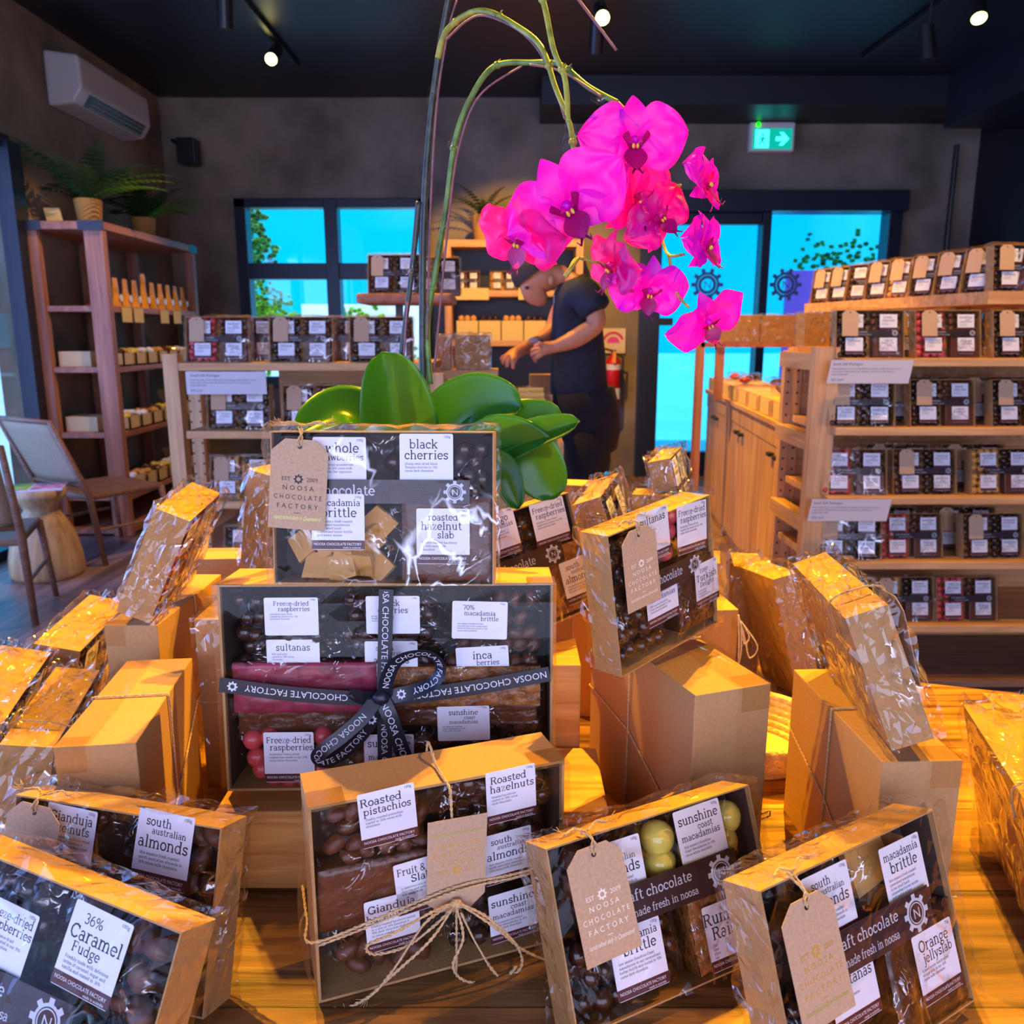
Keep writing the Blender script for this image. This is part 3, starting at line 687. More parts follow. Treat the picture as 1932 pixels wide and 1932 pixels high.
# ------------------------------------------------------------------ packaging
_SW = {}
def sweet_mesh(kind):
    if kind in _SW: return _SW[kind]
    mats = {'choc': CHOC, 'milk': MILK, 'pink': PINK, 'yellow': YELLOW, 'green': GREENB, 'tan': CARAM}
    shape, m = kind.split('_'); mb = MB()
    if shape == 'ball': mb.ball((0, 0, 0), 1, 14, 10, .06, 3)
    elif shape == 'nut': mb.ball((0, 0, 0), (1.25, .85, .8), 12, 8, .22, 5)
    elif shape == 'shard':
        mb.prism([(-1.5, -1), (1.2, -1.2), (1.6, .8), (-.9, 1.1)], -.22, .22)
    o = mb.build('sweet', mats[m], None, smooth=shape != 'shard'); _SW[kind] = o.data; bpy.data.objects.remove(o)
    return _SW[kind]
SNAME = {'ball': 'chocolate_ball', 'nut': 'coated_nut', 'shard': 'brittle_piece'}
def fill(parent, rnd, kind, x0, x1, z0, z1, r, y, lab, dens=1.0):
    me = sweet_mesh(kind); sh = kind.split('_')[0]
    nx = max(2, int((x1-x0)/(r*1.72))); nz = max(2, int((z1-z0)/(r*1.62)))
    for j in range(nz):
        for i in range(nx):
            x = x0+r+(x1-x0-2*r)*(i+(.5 if j % 2 else 0)*.8)/max(1, nx-.6); z = z0+r+(z1-z0-2*r)*j/max(1, nz-1)
            if x > x1-r*(.8 if sh == 'ball' else 1.25) or x < x0+r*(.8 if sh == 'ball' else 1.1): continue
            if lab and abs(x-lab[0]) < .029-r*.95 and abs(z-lab[1]) < .030-r*.95: continue
            if rnd.random() > dens: continue
            o = bpy.data.objects.new(SNAME[sh], me); COL.objects.link(o); o.parent = parent
            s = r*rnd.uniform(.86, 1.08); o.scale = (s, s, s) if sh != 'shard' else (r*1.0, r*1.2, r*1.1)
            o.location = (x+rnd.uniform(-1, 1)*r*.25, y+r*rnd.uniform(.8, 1.5), z+rnd.uniform(-1, 1)*r*.2)
            o.rotation_euler = (rnd.uniform(-.5, .5), rnd.uniform(0, 6.28) if sh != 'shard' else rnd.uniform(-.9, .9), rnd.uniform(-.4, .4))
def bag_mesh(x0, x1, z0, z1, y, seed, depth=.012):
    mb = MB(); rr = random.Random(seed)
    def fn(u, v):
        e = min(1, 5*min(u, 1-u))*min(1, 5*min(v, 1-v))
        n1 = noise.noise(V((u*5+seed, v*5, 0)))*.0035; n2 = noise.noise(V((u*14, v*14+seed, 3)))*.0018
        k = .004*noise.noise(V((v*6, seed, 1)))
        return (x0+(x1-x0)*u+k*(1-e), y+depth*(1-e)+(n1+n2), z0+(z1-z0)*v)
    mb.grid(fn, 18, 14); return mb
def slab_mesh(x0, x1, z0, z1, y0, y1, seed, rough=.0014):
    mb = MB()
    def face(u, v):
        e = min(u, 1-u, v, 1-v); b = 0 if e > .05 else (1-e/.05)*.003
        return (x0+(x1-x0)*u, y0+b+noise.noise(V((u*9+seed, v*9, seed)))*rough, z0+(z1-z0)*v)
    mb.grid(face, 22, 20)
    mb.add([(x0,y0+.003,z0),(x1,y0+.003,z0),(x1,y0+.003,z1),(x0,y0+.003,z1),(x0,y1,z0),(x1,y1,z0),(x1,y1,z1),(x0,y1,z1)],
           [(4,5,6,7),(0,1,5,4),(1,2,6,5),(2,3,7,6),(3,0,4,7)])
    return mb
def crumple(w, h, d, seed, pad=.004, amp=.0035, n=9, top=0, taut=True):
    """loose cellophane round a box: a faceted, creased shell"""
    mb = MB()
    a, b, c = w+2*pad, d+2*pad, h+pad*1.2
    def P(x, y, z):
        q = V((x*19+seed*7.3, y*19, z*19)); k = noise.noise_vector(q)*amp+noise.noise_vector(q*2.7)*amp*.5
        X, Y, Z = -pad+a*x, -pad+b*y, c*z+.0006
        if y < .01 and taut:
            e_ = min(x, 1-x, z, 1-z); k = k*(1 if e_ < .06 else .22)
        if top and z > .99: Z += top*noise.noise(V((x*6+seed, y*3, 2)))
        k.z = k.z if z > .05 else abs(k.z)*.3
        # keep clear of the contents
        return V((X, Y, Z))+V((k.x, min(k.y, pad*.7) if y < .01 else k.y, max(k.z, -pad*.5)))
    m = max(3, int(n*d/w)) if d < w else n; nz = n
    mb.grid(lambda u, v: P(u, 0, v), n, nz); nf = len(mb.f); mb.grid(lambda u, v: P(u, 1, v), n, nz)
    mb.grid(lambda u, v: P(0, u, v), m, nz); mb.grid(lambda u, v: P(1, u, v), m, nz)
    mb.grid(lambda u, v: P(u, v, 1), n, m)
    # facets
    fs = []
    for f in mb.f:
        fs += [(f[0], f[1], f[2]), (f[0], f[2], f[3])]
    mb.f = fs; mb.m = [0 if i < 2*nf else 1 for i in range(len(fs))]
    return mb
def tray_mb(w, h, d, t=.0016, y0=.002):
    mb = MB()
    mb.box(0, w, d-t, d, 0, h); mb.box(0, t, y0, d-t, 0, h); mb.box(w-t, w, y0, d-t, 0, h)
    mb.box(t, w-t, y0, d-t, 0, t); mb.box(t, w-t, y0, d-t, h-t, h)
    mb.mi = 1; mb.box(t, w-t, d-t-.0012, d-t, t, h-t); mb.box(t, t+.0008, y0+.006, d-t, t, h-t); mb.box(w-t-.0008, w-t, y0+.006, d-t, t, h-t); mb.mi = 0; return mb  # dark liner imitates the shade inside the tray
def packet(root, rnd, kind, x0, x1, z0, z1, lab=None, lx=None, lz=None, lrot=0, y=.006, r=.0095, mat_=None, lw=.058, lh=.061, dens=1.0, depth=.024, ly=None, bag=True, simple=False, pts=()):
    """one packet of sweets, or one wrapped slab, inside a gift pack"""
    seed = rnd.random()*50; has = lab and lx is not None
    if kind == 'slab':
        p = slab_mesh(x0, x1, z0, z1, y, y+depth, seed, .0022 if mat_ in (NUTTY, TURK) else .0012).build('chocolate_slab', mat_ or MILK, root, smooth=True)
        if bag: bag_mesh(x0-.002, x1+.002, z0-.002, z1+.002, y-.0035, seed, .006).build('packet_film', BAG, p)
    else:
        p = bag_mesh(x0, x1, z0, z1, y, seed).build('sweet_packet', BAG, root)
        for qx, qz, qr in pts:
            o = bpy.data.objects.new('chocolate_ball', sweet_mesh(kind)); COL.objects.link(o); o.parent = p; o.scale = (qr, qr, qr); o.location = (qx, y+qr*.9, qz)
        if not pts: fill(p, rnd, kind, x0+.003, x1-.003, z0+.002, z1-.004, r, y+.003, (lx, lz) if has else None, dens)
    if has: label_obj(lab, p, lx, lz, y-.0042 if ly is None else ly, lw, lh, lrot, simple, tilt=0)
    return p
def thing(name, label, cat, group=None): return tag(empty(name), label, cat, group)
def twine_obj(parent, paths, r=.0013, name='twine'):
    mb = MB()
    for p in paths: twine_mb(mb, p[0], r, 6, 240, p[1] if len(p) > 1 else True)
    return mb.build(name, TWINE, parent, smooth=True)
def frays(mb, p, n, L, rnd, d=(0, 0, 1)):
    for i in range(n):
        q = V(p); k = V((rnd.uniform(-1, 1), rnd.uniform(-.6, .6), rnd.uniform(-1, 1))).normalized()*.6+V(d)*.8
        mb.tube([q, q+k*L*.5, q+k*L+V((rnd.uniform(-1, 1), 0, rnd.uniform(-1, 1)))*L*.3], .00025, 3)

def carton(name, label, cat, loc, yaw, lean, roll, w, h, d, twines=None, window=True, group=None, seam=True, wrap=False, seed=1, flap=False):
    """closed kraft gift box: its back is the plane y=0, its clear window the far side y=d"""
    t = thing(name, label, cat, group)
    mb = MB(); mb.box(0, w, 0, d, 0, h); c = mb.build('carton', KRAFT, t, bevel=.0012)
    if flap:
        f = MB(); f.box(w-.006, w-.0005, -.004, .0, .004, h*.42); f.build('tuck_flap', KRAFT, t, bevel=.0006)
    if seam:
        MB().box(w-.03, w+.0007, d*.62, d+.0007, h-.03, h+.0007).build('tape', TAPE, t); MB().box(-.0007, .02, d*.62, d+.0007, h-.03, h+.0007).build('tape', TAPE, t)
    if window:
        q = MB()
        g = 6
        q.grid(lambda u, v: (-.004+(w+.008)*u, d+.006+.002*noise.noise(V((u*5, v*5, seed))), h*v), g, g)
        q.grid(lambda u, v: (w+.002+.0015*noise.noise(V((u*6, v*6, seed+2))), d*.55+(d*.45+.006)*u, h*v), g, g)
        q.grid(lambda u, v: (w*u, d*.55+(d*.45+.006)*v, h+.002+.001*noise.noise(V((u*8, v*6, seed+4)))), g, g)
        q.build('window_film', CLEAR, t)
    if wrap: crumple(w, h, d, seed, .005, .006, 10, .01, False).build('cellophane_wrap', [FILMX, FILMX], t)
    if twines: twine_obj(t, twines)
    place(t, loc, yaw, lean, roll); return t
def cross(w, h, d, xm, zm, o=.0016):
    """twine round the box: one upright loop at xm, one level loop at zm"""
    return [([(xm, -o, 0), (xm, -o, h+o), (xm, d+o, h+o), (xm, d+o, 0)], False), ([(-o, -o, zm), (w+o, -o, zm), (w+o, d+o, zm), (-o, d+o, zm), (-o, -o, zm)], False)]
def cello(name, label, loc, yaw, lean, roll, w, h, d, seed, side='x', group=None, sweets='ball_choc', tagged=False, twine=False):
    """gift pack wrapped in cellophane seen from its end: kraft tray lying in y with its open window on the +x side"""
    t = thing(name, label, 'gift pack', group); rnd = random.Random(seed)
    mb = MB(); k = .0016
    mb.box(0, k, 0, d, 0, h); mb.box(k, w-.004, 0, k, 0, h); mb.box(k, w-.004, d-k, d, 0, h); mb.box(k, w-.004, k, d-k, 0, k); mb.box(k, w-.004, k, d-k, h-k, h)
    mb.build('box_tray', KRAFT, t)
    p = MB().box(w*.35, w*.36, .004, d-.004, .004, h-.004).build('sweet_packet', CHOC, t)
    me = sweet_mesh(sweets)
    for j in range(5):
        for i in range(8):
            o = bpy.data.objects.new('chocolate_ball', me); COL.objects.link(o); o.parent = p
            s = .0105; o.scale = (s, s, s); o.location = (w*.36+.008+rnd.uniform(0, .004), .018+i*(d-.034)/7, .016+j*(h-.03)/4)
    for (yy, zz, kk) in ((d*.27, h*.72, 'alm'), (d*.73, h*.72, 'rasp70'), (d*.3, h*.26, 'brittle'), (d*.76, h*.26, 'haz')):
        l = label_obj(kk, p, w-.004, zz, yy, simple=True); l.rotation_euler = (0, 0, PI/2)
    if tagged:
        g = tag_obj(t, w+.006, h-.01, d*.12, GOLD, plain=False); g.rotation_euler = (R(6), 0, PI/2+.1)
    crumple(w, h, d, seed, .006, .008, 11, .012, False).build('cellophane_wrap', [FILMX, FILMX], t); loc = rest(loc, yaw, lean, roll, w, d)
    if twine:
        o = .006
        twine_obj(t, [([(-o, d*.2, h*.8), (-.003, d*.2, h+o*.5), (w*.5, d*.2, h+o+.003), (w+o, d*.2, h+.001), (w+o, d*.22, h*.75)],)])
    place(t, loc, yaw, lean, roll); return t
def gift_pack(label, loc, yaw, lean, roll, w, h, d, cells, seed, foil=INK, tagp=None, banner=None, group=None, simple=False, tagkw={}, wamp=.0035, wn=14, knot=True):
    t = thing('gift_pack', label, 'gift pack', group); rnd = random.Random(seed)
    tray_mb(w, h, d).build('box_tray', [KRAFT, KRAFT_SHADOW], t)
    for c in cells: packet(t, rnd, **c)
    if banner: banner_obj(t, *banner, y=-.0020)
    crumple(w, h, d, seed, .0055, wamp*1.3, wn, .008).build('cellophane_wrap', [FILM, FILMX], t)
    if tagp:
        x, z = tagp; tag_obj(t, x, z, -.0105, foil, **tagkw)
        mb = MB()
        twine_mb(mb, [(x, -.0112, z+.002), (x-.002, -.012, z+.008), (x+.002, -.009, z+.016), (x, 0, max(z+.018, h+.006)), (x, .012, h+.006)], .0011)
        twine_mb(mb, [(x, -.0095, z+.002), (x+.003, -.0115, z+.010), (x, -.008, z+.018), (x-.004, .0, h+.005)], .0011)
        if knot:
            twine_mb(mb, [(x-.022, -.003, h+.008), (x-.010, .001, h+.010), (x+.002, -.002, h+.006), (x+.016, .004, h+.010), (x+.026, .002, h+.007)], .0011)
            frays(mb, (x-.022, -.003, h+.008), 7, .010, rnd, (-1, 0, .3)); frays(mb, (x+.026, .002, h+.007), 7, .010, rnd, (1, 0, .2))
        mb.build('twine_bow', TWINE, t, smooth=True)
    place(t, loc, yaw, lean, roll); return t
# ------------------------------------------------------------------ display table and risers
mb = MB()
TP = [(-.88, .30), (1.15, .30), (1.15, 1.32), (-.86, 1.93)]
k = len(TP)
mb.add([(x, y, .675) for x, y in TP]+[(x, y, .72) for x, y in TP], [(3, 2, 1, 0), (4, 5, 6, 7)]+[(i, (i+1) % 4, (i+1) % 4+4, i+4) for i in range(4)])
tbl = thing('display_table', 'timber table with a weathered plank top under the gift packs and orchid', 'table')
mb.build('table_top', TABLEW, tbl, bevel=.004)
for x, y in ((-.78, .42), (1.04, .42), (1.04, 1.22), (-.76, 1.72)):
    MB().box(x-.045, x+.045, y-.045, y+.045, 0, .675).build('leg', TABLEW, tbl, bevel=.004)
def block(name, label, x0, x1, y0, y1, z0, z1):
    o = MB().box(x0, x1, y0, y1, z0, z1).build(name, BLOCKW, bevel=.0025); tag(o, label, 'riser'); return o
block('riser_block', 'low knotty pine block under the ribboned window box', -.338, .110, .852, 1.002, .7202, .8195)
block('riser_block', 'taller pine block with end grain showing, behind the ribboned window box', -.10, .090, 1.018, 1.118, .7202, .928)

class Pose:
    def __init__(s, loc, yaw, lean=0, roll=0, w=.25, d=.045):
        loc = rest(loc, yaw, lean, roll, w, d)
        s.a = (loc, yaw, lean, roll); e, y, u = pose(yaw, lean, roll)
        m = Matrix((e, y, u)).transposed().to_4x4(); m.translation = V(loc); s.M = m; s.I = m.inverted()
    def at(s, px, py, y=0):
        """local x, z where a sight line meets the pack's own plane y"""
        o = s.I @ CAMP; d = s.I.to_3x3() @ ray(px, py); q = o+d*((y-o.y)/d.y); return q.x, q.z
def C(kind, x0, x1, z0, z1, lab=None, lc=None, **k):
    c = dict(kind=kind, x0=x0, x1=x1, z0=z0, z1=z1, **k)
    if lab: c.update(lab=lab, lx=lc[0], lz=lc[1])
    return c

# --- top of the pyramid: macadamia brittle and hazelnut slab
p = Pose(atz(516, 1102, 1.0745), -1.8, 6, 0, .243, .048)
B_ = lambda a, b: p.at(a, b, 0)
gift_pack('gift pack of macadamia brittle and hazelnut slab on top of the ribboned box', *p.a, .243, .168, .048, [
    C('nut_choc', .004, .120, .090, .163, 'straw', B_(640, 878), r=.0105),
    C('ball_choc', .121, .241, .090, .163, 'cherry70', B_(804, 872), r=.0098),
    C('shard_tan', .006, .138, .004, .086, 'brittle', B_(639, 984), r=.0125, ly=-.0034),
    C('slab', .142, .240, .004, .097, 'haz', B_(836, 1012), mat_=MILK, y=.004, lrot=0)],
    11, INK, B_(571, 846), (.011, .217, .090, .116), tagkw=dict(rot=-.07, w=.062, h=.097), wamp=.003)

# --- the big ribboned window box
p = Pose((-.337, .892, .8205), 1.0, 4.1, 0, .38, .088); w, h, d = .380, .247, .088
B_ = lambda a, b: p.at(a, b, 0)
t = thing('window_box', 'large clear-fronted kraft chocolate box tied with printed black ribbon', 'gift box')
tray_mb(w, h, d, .003).build('box_tray', [KRAFT, KRAFT_SHADOW], t)
rnd = random.Random(5)
for c in [
    C('ball_choc', .008, .130, .172, .238, 'rasp70', B_(549, 1164), r=.010, lw=.061, lh=.044), C('ball_choc', .132, .252, .172, .238, 'cherry36', B_(741, 1161), r=.011, lw=.061, lh=.044), C('nut_milk', .254, .374, .172, .238, 'brittle70', B_(905, 1171), r=.0095, lrot=-.03, lw=.063, lh=.044),
    C('ball_choc', .008, .130, .138, .182, 'sult', B_(549, 1254), r=.009, y=.016, lw=.061, lh=.052), C('nut_choc', .132, .252, .138, .182, 'alm', B_(736, 1257), r=.010, y=.016, lw=.061, lh=.052), C('ball_milk', .254, .374, .132, .182, 'inca', B_(911, 1267), r=.011, y=.016, lrot=.05, lw=.061, lh=.052),
    C('slab', .010, .176, .092, .152, mat_=RUBY, y=.008, depth=.03), C('slab', .180, .366, .098, .146, mat_=NUTTY, y=.008, depth=.03),
    C('slab', .012, .176, .062, .108, mat_=MILK, y=.016, depth=.03), C('slab', .184, .362, .072, .100, mat_=MILK, y=.016, depth=.03),
    C('nut_choc', .030, .170, .044, .082, 'rhaz', B_(598, 1378), r=.009, y=.03), C('ball_choc', .220, .374, .036, .086, 'mac70', B_(874, 1371), r=.011, y=.014, lrot=.02, lw=.061, lh=.042),
    C('ball_pink', .008, .130, .003, .066, 'rasp29', B_(545, 1430), r=.0125, pts=[(*B_(a, b), q) for a, b, q in ((470, 1406, .0125), (502, 1400, .0115), (478, 1440, .0125), (488, 1462, .012), (512, 1474, .0115), (605, 1400, .0125), (612, 1440, .0125), (598, 1462, .012), (540, 1478, .011), (570, 1480, .011))]), C('ball_milk', .132, .252, .003, .066, 'mac70', B_(734, 1434), r=.011), C('ball_choc', .254, .374, .003, .040, r=.011)]:
    packet(t, rnd, **c)
q = MB()
q.grid(lambda u, v: (-.003+(w+.006)*u, -.007+.0016*noise.noise(V((u*5, v*4, 1))), h*v), 16, 12)
q.grid(lambda u, v: (-.003, -.007+.06*u, h*v), 3, 8); q.grid(lambda u, v: (w+.003, -.007+.06*u, h*v), 3, 8)
q.build('window_film', CLEAR, t)
MB().box(-.002, .03, -.008, .03, h, h+.0012).build('tape', TAPE, t); MB().box(w-.03, w+.002, -.008, .03, h, h+.0012).build('tape', TAPE, t)
def ribbon(parent, pts, wid, text, up=(0, 0, 1), size=.62, start=.01, name='ribbon', k=8, flip=False, tx=True):
    """printed satin ribbon swept along a path; wid across the direction up x tangent"""
    P = spline(pts, k); mb = MB(); up0 = up if callable(up) else (lambda i: V(up)) if up != 'flat' else None
    N = len(P); cum = [0]
    for i in range(1, N): cum.append(cum[-1]+(P[i]-P[i-1]).length)
    if up == 'flat': up0 = None
    fr = []
    for i in range(N):
        tt = (P[min(i+1, N-1)]-P[max(i-1, 0)]).normalized(); a = up0(i/(N-1)) if up0 else V((-tt.z, -.25, tt.x)); a = (a-tt*a.dot(tt)).normalized(); fr.append((P[i], tt, a, tt.cross(a)))
    def at(s_, v_, off=0):
        i = 0
        while i < N-2 and cum[i+1] < s_: i += 1
        f = (s_-cum[i])/max(1e-6, cum[i+1]-cum[i]); a, b = fr[i], fr[i+1]
        pos = a[0].lerp(b[0], f); ac = a[2].lerp(b[2], f).normalized(); nn = a[3].lerp(b[3], f).normalized()
        return pos+ac*v_+nn*off
    mb.grid(lambda u, v: at(cum[-1]*u, wid*(v-.5)), max(8, N), 2)
    if tx:
        pos = start; S = wid*size
        while pos < cum[-1]-.012:
            vs, fs, wd = sans(text)
            for side in (1, -1):
                ss, so, kk = [], [], S
                keep = [pos+a*S for a, b in vs]
                out = []; ok = []
                for (a, b) in vs:
                    s_ = pos+a*S; out.append(at(max(0, min(s_, cum[-1])), (b-.36)*S*(-1 if flip else 1), .0003*side))
                mb.mi = 1; good = [f for f in fs if max(pos+vs[i][0]*S for i in f) < cum[-1]-.002 and min(pos+vs[i][0]*S for i in f) > .001]
                mb.add(out, good)
            g = gear_poly(0, 0, S*.55); gp = pos+wd*S+.014
            if gp < cum[-1]-.01:
                kk = len(g); inner = [(x*.5, z*.5) for x, z in g]
                for side in (1, -1):
                    mb.add([at(gp+x, z, .0003*side) for x, z in g]+[at(gp+x, z, .0003*side) for x, z in inner], [(i, (i+1) % kk, kk+(i+1) % kk, kk+i) for i in range(kk)])
            mb.mi = 0; pos += wd*S+.028
    return mb.build(name, [RIBBON, RIBW], parent, smooth=False)
TXT = 'NOOSA CHOCOLATE FACTORY'
X = lambda a, b, y=-.010: V((B_(a, b)[0], y, B_(a, b)[1]))
kn = X(722, 1307)
rb = ribbon(t, [X(731, 1108), X(729, 1200), X(727, 1306), X(728, 1400), X(730, 1490)], .0165, TXT, up=(1, 0, 0), start=-.02)
ribbon(rb, [X(1036, 1266), X(880, 1294), X(722, 1312), X(560, 1304), X(419, 1286)], .0175, TXT, up=(0, 0, -1), start=.003)
# bow: upper loop and lower loop, two tails
Y = lambda a, b, y: X(a, b, y)
ribbon(rb, [Y(728, 1306, -.014), Y(735, 1270, -.022), Y(752, 1235, -.030), Y(782, 1220, -.030), Y(814, 1222, -.026), Y(833, 1245, -.020), Y(824, 1275, -.016), Y(790, 1294, -.014), Y(755, 1304, -.012), Y(728, 1310, -.012)], .0165, TXT,
       up=lambda s: V((math.cos(PI*(.95-1.5*s)), -.75*math.sin(PI*s)-.1, math.sin(PI*(.95-1.5*s)))), start=.012, name='bow_loop')
ribbon(rb, [Y(712, 1312, -.014), Y(690, 1340, -.022), Y(655, 1368, -.030), Y(622, 1392, -.032), Y(608, 1410, -.028), Y(618, 1424, -.020), Y(650, 1412, -.016), Y(690, 1372, -.014), Y(716, 1330, -.012)], .0165, TXT,
       up='flat', start=.02, name='bow_loop')
ribbon(rb, [Y(724, 1312, -.014), Y(740, 1340, -.020), Y(756, 1385, -.020), Y(772, 1436, -.012)], .0185, TXT, up=(1, -.1, .3), start=.003, name='bow_tail')
ribbon(rb, [Y(706, 1306, -.012), Y(690, 1300, -.020), Y(668, 1298, -.018), Y(684, 1312, -.014), Y(712, 1316, -.012)], .014, TXT, up=(.2, -.5, 1), name='bow_loop', tx=False)
kb = MB(); kb.ball(kn+V((0, -.006, 0)), (.010, .007, .009), 12, 8, .2, 2); kb.build('knot', RIBBON, rb, smooth=True)
place(t, *p.a)

# --- front window box tied with jute
p = Pose((-.185, .681, .7205), 20, 0); w, h, d = .254, .208, .066
B_ = lambda a, b: p.at(a, b, 0)
t = thing('window_box', 'clear-fronted kraft box of six packets tied with jute twine', 'gift box')
tray_mb(w, h, d, .0028).build('box_tray', [KRAFT, KRAFT_SHADOW], t); rnd = random.Random(9)
for c in [
    C('nut_milk', .006, .128, .128, .200, 'pist', B_(733, 1541), r=.010, lrot=.06, lw=.054, lh=.057), C('ball_choc', .128, .248, .132, .202, 'rhaz', B_(966, 1500), r=.0105, lrot=.04, lw=.052, lh=.057),
    C('slab', .006, .128, .070, .136, 'fruit', (.104, .104), mat_=MILK, lrot=.08, lw=.052, lh=.057), C('nut_choc', .130, .249, .074, .136, 'alm', B_(962, 1620), r=.0105, lrot=.06, y=.009, lw=.052, lh=.057),
    C('nut_milk', .006, .128, .004, .076, 'gian', B_(742, 1741), r=.012, lrot=.04, lw=.053, lh=.057), C('ball_choc', .130, .249, .004, .078, 'mac70', B_(970, 1727), r=.011, lrot=.06, lw=.052, lh=.057)]:
    packet(t, rnd, **c)
q = MB()
q.grid(lambda u, v: (-.003+(w+.006)*u, -.006+.0022*noise.noise(V((u*4, v*4, 5))), h*v), 16, 12)
q.grid(lambda u, v: (-.003-.012*math.sin(PI*v)*(1-u), -.006+.045*u, h*v), 3, 10); q.grid(lambda u, v: (w+.003, -.006+.045*u, h*v), 3, 8)
q.build('window_film', CLEAR, t)
MB().box(-.002, .034, -.007, .028, h, h+.001).build('tape', TAPE, t); MB().box(w-.034, w+.002, -.007, .028, h, h+.001).build('tape', TAPE, t)
tag_obj(t, .134, .088, -.0125, GOLD, w=.059, h=.100, flip=True, rot=-.03, lean=-.02)
X = lambda a, b, y=-.0095: V((B_(a, b)[0], y, B_(a, b)[1]))
tw = twine_obj(t, [([(.128, d+.002, .06), (.128, d+.002, h+.003), (.128, .03, h+.003), (.130, -.008, h+.001), (.131, -.011, h-.016), (.135, -.0095, .10), (.134, -.0095, .0)],),
    ([(-.004, d, .085), (-.005, .02, .080), (-.004, -.008, .076), (.06, -.0135, .090), (.134, -.0145, .105), (.20, -.0135, .103), (w+.004, -.008, .103), (w+.005, d, .100)],),
    ([(.0, -.0105, .073), (.06, -.0145, .086), (.134, -.0155, .101), (.20, -.0145, .100), (w+.005, -.009, .100)],)], .0014)
for nm, pts in (('bow_loop', [X(852, 1682, -.016), X(800, 1690, -.026), X(730, 1722, -.030), X(684, 1752, -.024), X(700, 1776, -.018), X(760, 1758, -.020), X(820, 1712, -.020), X(852, 1684, -.016)]),
                ('bow_loop', [X(852, 1682, -.016), X(905, 1700, -.026), X(955, 1745, -.030), X(966, 1792, -.026), X(930, 1815, -.022), X(890, 1760, -.020), X(860, 1700, -.018)]),
                ('bow_loop', [X(850, 1686, -.016), X(862, 1740, -.022), X(842, 1790, -.024), X(868, 1822, -.022), X(930, 1822, -.022), X(958, 1790, -.026)]),
                ('bow_tail', [X(848, 1684, -.016), X(790, 1712, -.024), X(740, 1790, -.022), X(700, 1850, -.016), X(656, 1886, -.010)]),
                ('bow_tail', [X(846, 1688, -.018), X(800, 1740, -.026), X(735, 1810, -.020), X(688, 1864, -.014)]),
                ('bow_tail', [X(854, 1684, -.016), X(920, 1722, -.022), X(975, 1768, -.020), X(1036, 1798, -.016)])):
    m2 = MB(); twine_mb(m2, pts, .0015, 8); 
    if nm == 'bow_tail': frays(m2, pts[-1], 12, .012, rnd, (pts[-1]-pts[-2]).normalized())
    m2.build(nm, TWINE, tw, smooth=True)
m2 = MB(); m2.ball(X(852, 1684, -.017), (.006, .005, .005), 10, 7, .3, 3); frays(m2, X(850, 1684, -.018), 10, .008, rnd, (0, -1, 0)); m2.build('knot', TWINE, tw, smooth=True)
place(t, *p.a)

# --- front, between the jute-tied box and the orange jelly pack
p = Pose((.061, .639, .7205), 27.2, 21.6); B_ = lambda a, b: p.at(a, b, 0)
gift_pack('gift pack with yellow macadamia balls beside the jute-tied box', *p.a, .243, .165, .045, [
    C('nut_milk', .006, .116, .088, .160, 'alm', B_(1170, 1650), r=.012), C('ball_yellow', .128, .238, .088, .160, 'mac29', B_(1326, 1578), r=.0165, lrot=.02, pts=[(*B_(a, b), q) for a, b, q in ((1264, 1587, .0175), (1393, 1546, .0170), (1334, 1536, .0160), (1388, 1592, .0160), (1268, 1636, .0165), (1330, 1610, .016))]),
    C('ball_choc', .006, .138, .004, .078, 'brittle2', B_(1208, 1809), r=.011), C('slab', .142, .240, .006, .092, 'rum', B_(1375, 1757), mat_=NUTTY, y=.002, depth=.03, lrot=0)],
    21, CREAM, B_(1110, 1612), (.060, .206, .077, .112), tagkw=dict(rot=.04, w=.060, h=.100), wamp=.004)
# --- front corner: orange jelly slab
p = Pose((.241, .562, .7205), 30.8, 20); B_ = lambda a, b: p.at(a, b, 0)
gift_pack('gift pack with orange jelly slab and sultanas at the table edge', *p.a, .235, .178, .045, [
    C('nut_milk', .006, .112, .092, .172, 'alm', B_(1571, 1709), r=.012), C('shard_tan', .116, .230, .084, .172, 'brittle', B_(1711, 1650), r=.018),
    C('ball_choc', .006, .122, .004, .082, 'sult2', B_(1614, 1862), r=.0095), C('slab', .132, .232, .004, .096, 'orange', B_(1765, 1812), mat_=CHOC, y=.002, depth=.03)],
    22, GOLD, B_(1504, 1710), (.060, .198, .084, .120), tagkw=dict(rot=.02, w=.062, h=.100), wamp=.004)
# --- two packs on the near side of the table
p = Pose((-.522, .722, .7205), -14.4, 16.8); B_ = lambda a, b: p.at(a, b, 0)
gift_pack('gift pack of gianduja hazelnuts and almonds leaning behind the caramel fudge pack', *p.a, .234, .172, .045, [
    C('nut_choc', .004, .116, .094, .172, 'gian', B_(127, 1583), r=.0125, lrot=-.04), C('nut_milk', .120, .240, .094, .172, 'alm', B_(304, 1604), r=.0125, lrot=-.05, lw=.061, lh=.070),
    C('slab', .006, .110, .006, .086, mat_=CHOC), C('nut_choc', .116, .240, .004, .09, r=.012)],
    23, GOLD, B_(80, 1532), (.030, .190, .064, .100), tagkw=dict(rot=-.06, w=.062, h=.105), wamp=.004)
e_, y_, u_ = pose(-18, 24, -6); tr = aty(296, 1748, .605); bl = tr-e_*.25-u_*.172
bl.z = .7205; p = Pose(bl, -18, 24, -6, .25, .045); B_ = lambda a, b: p.at(a, b, 0)
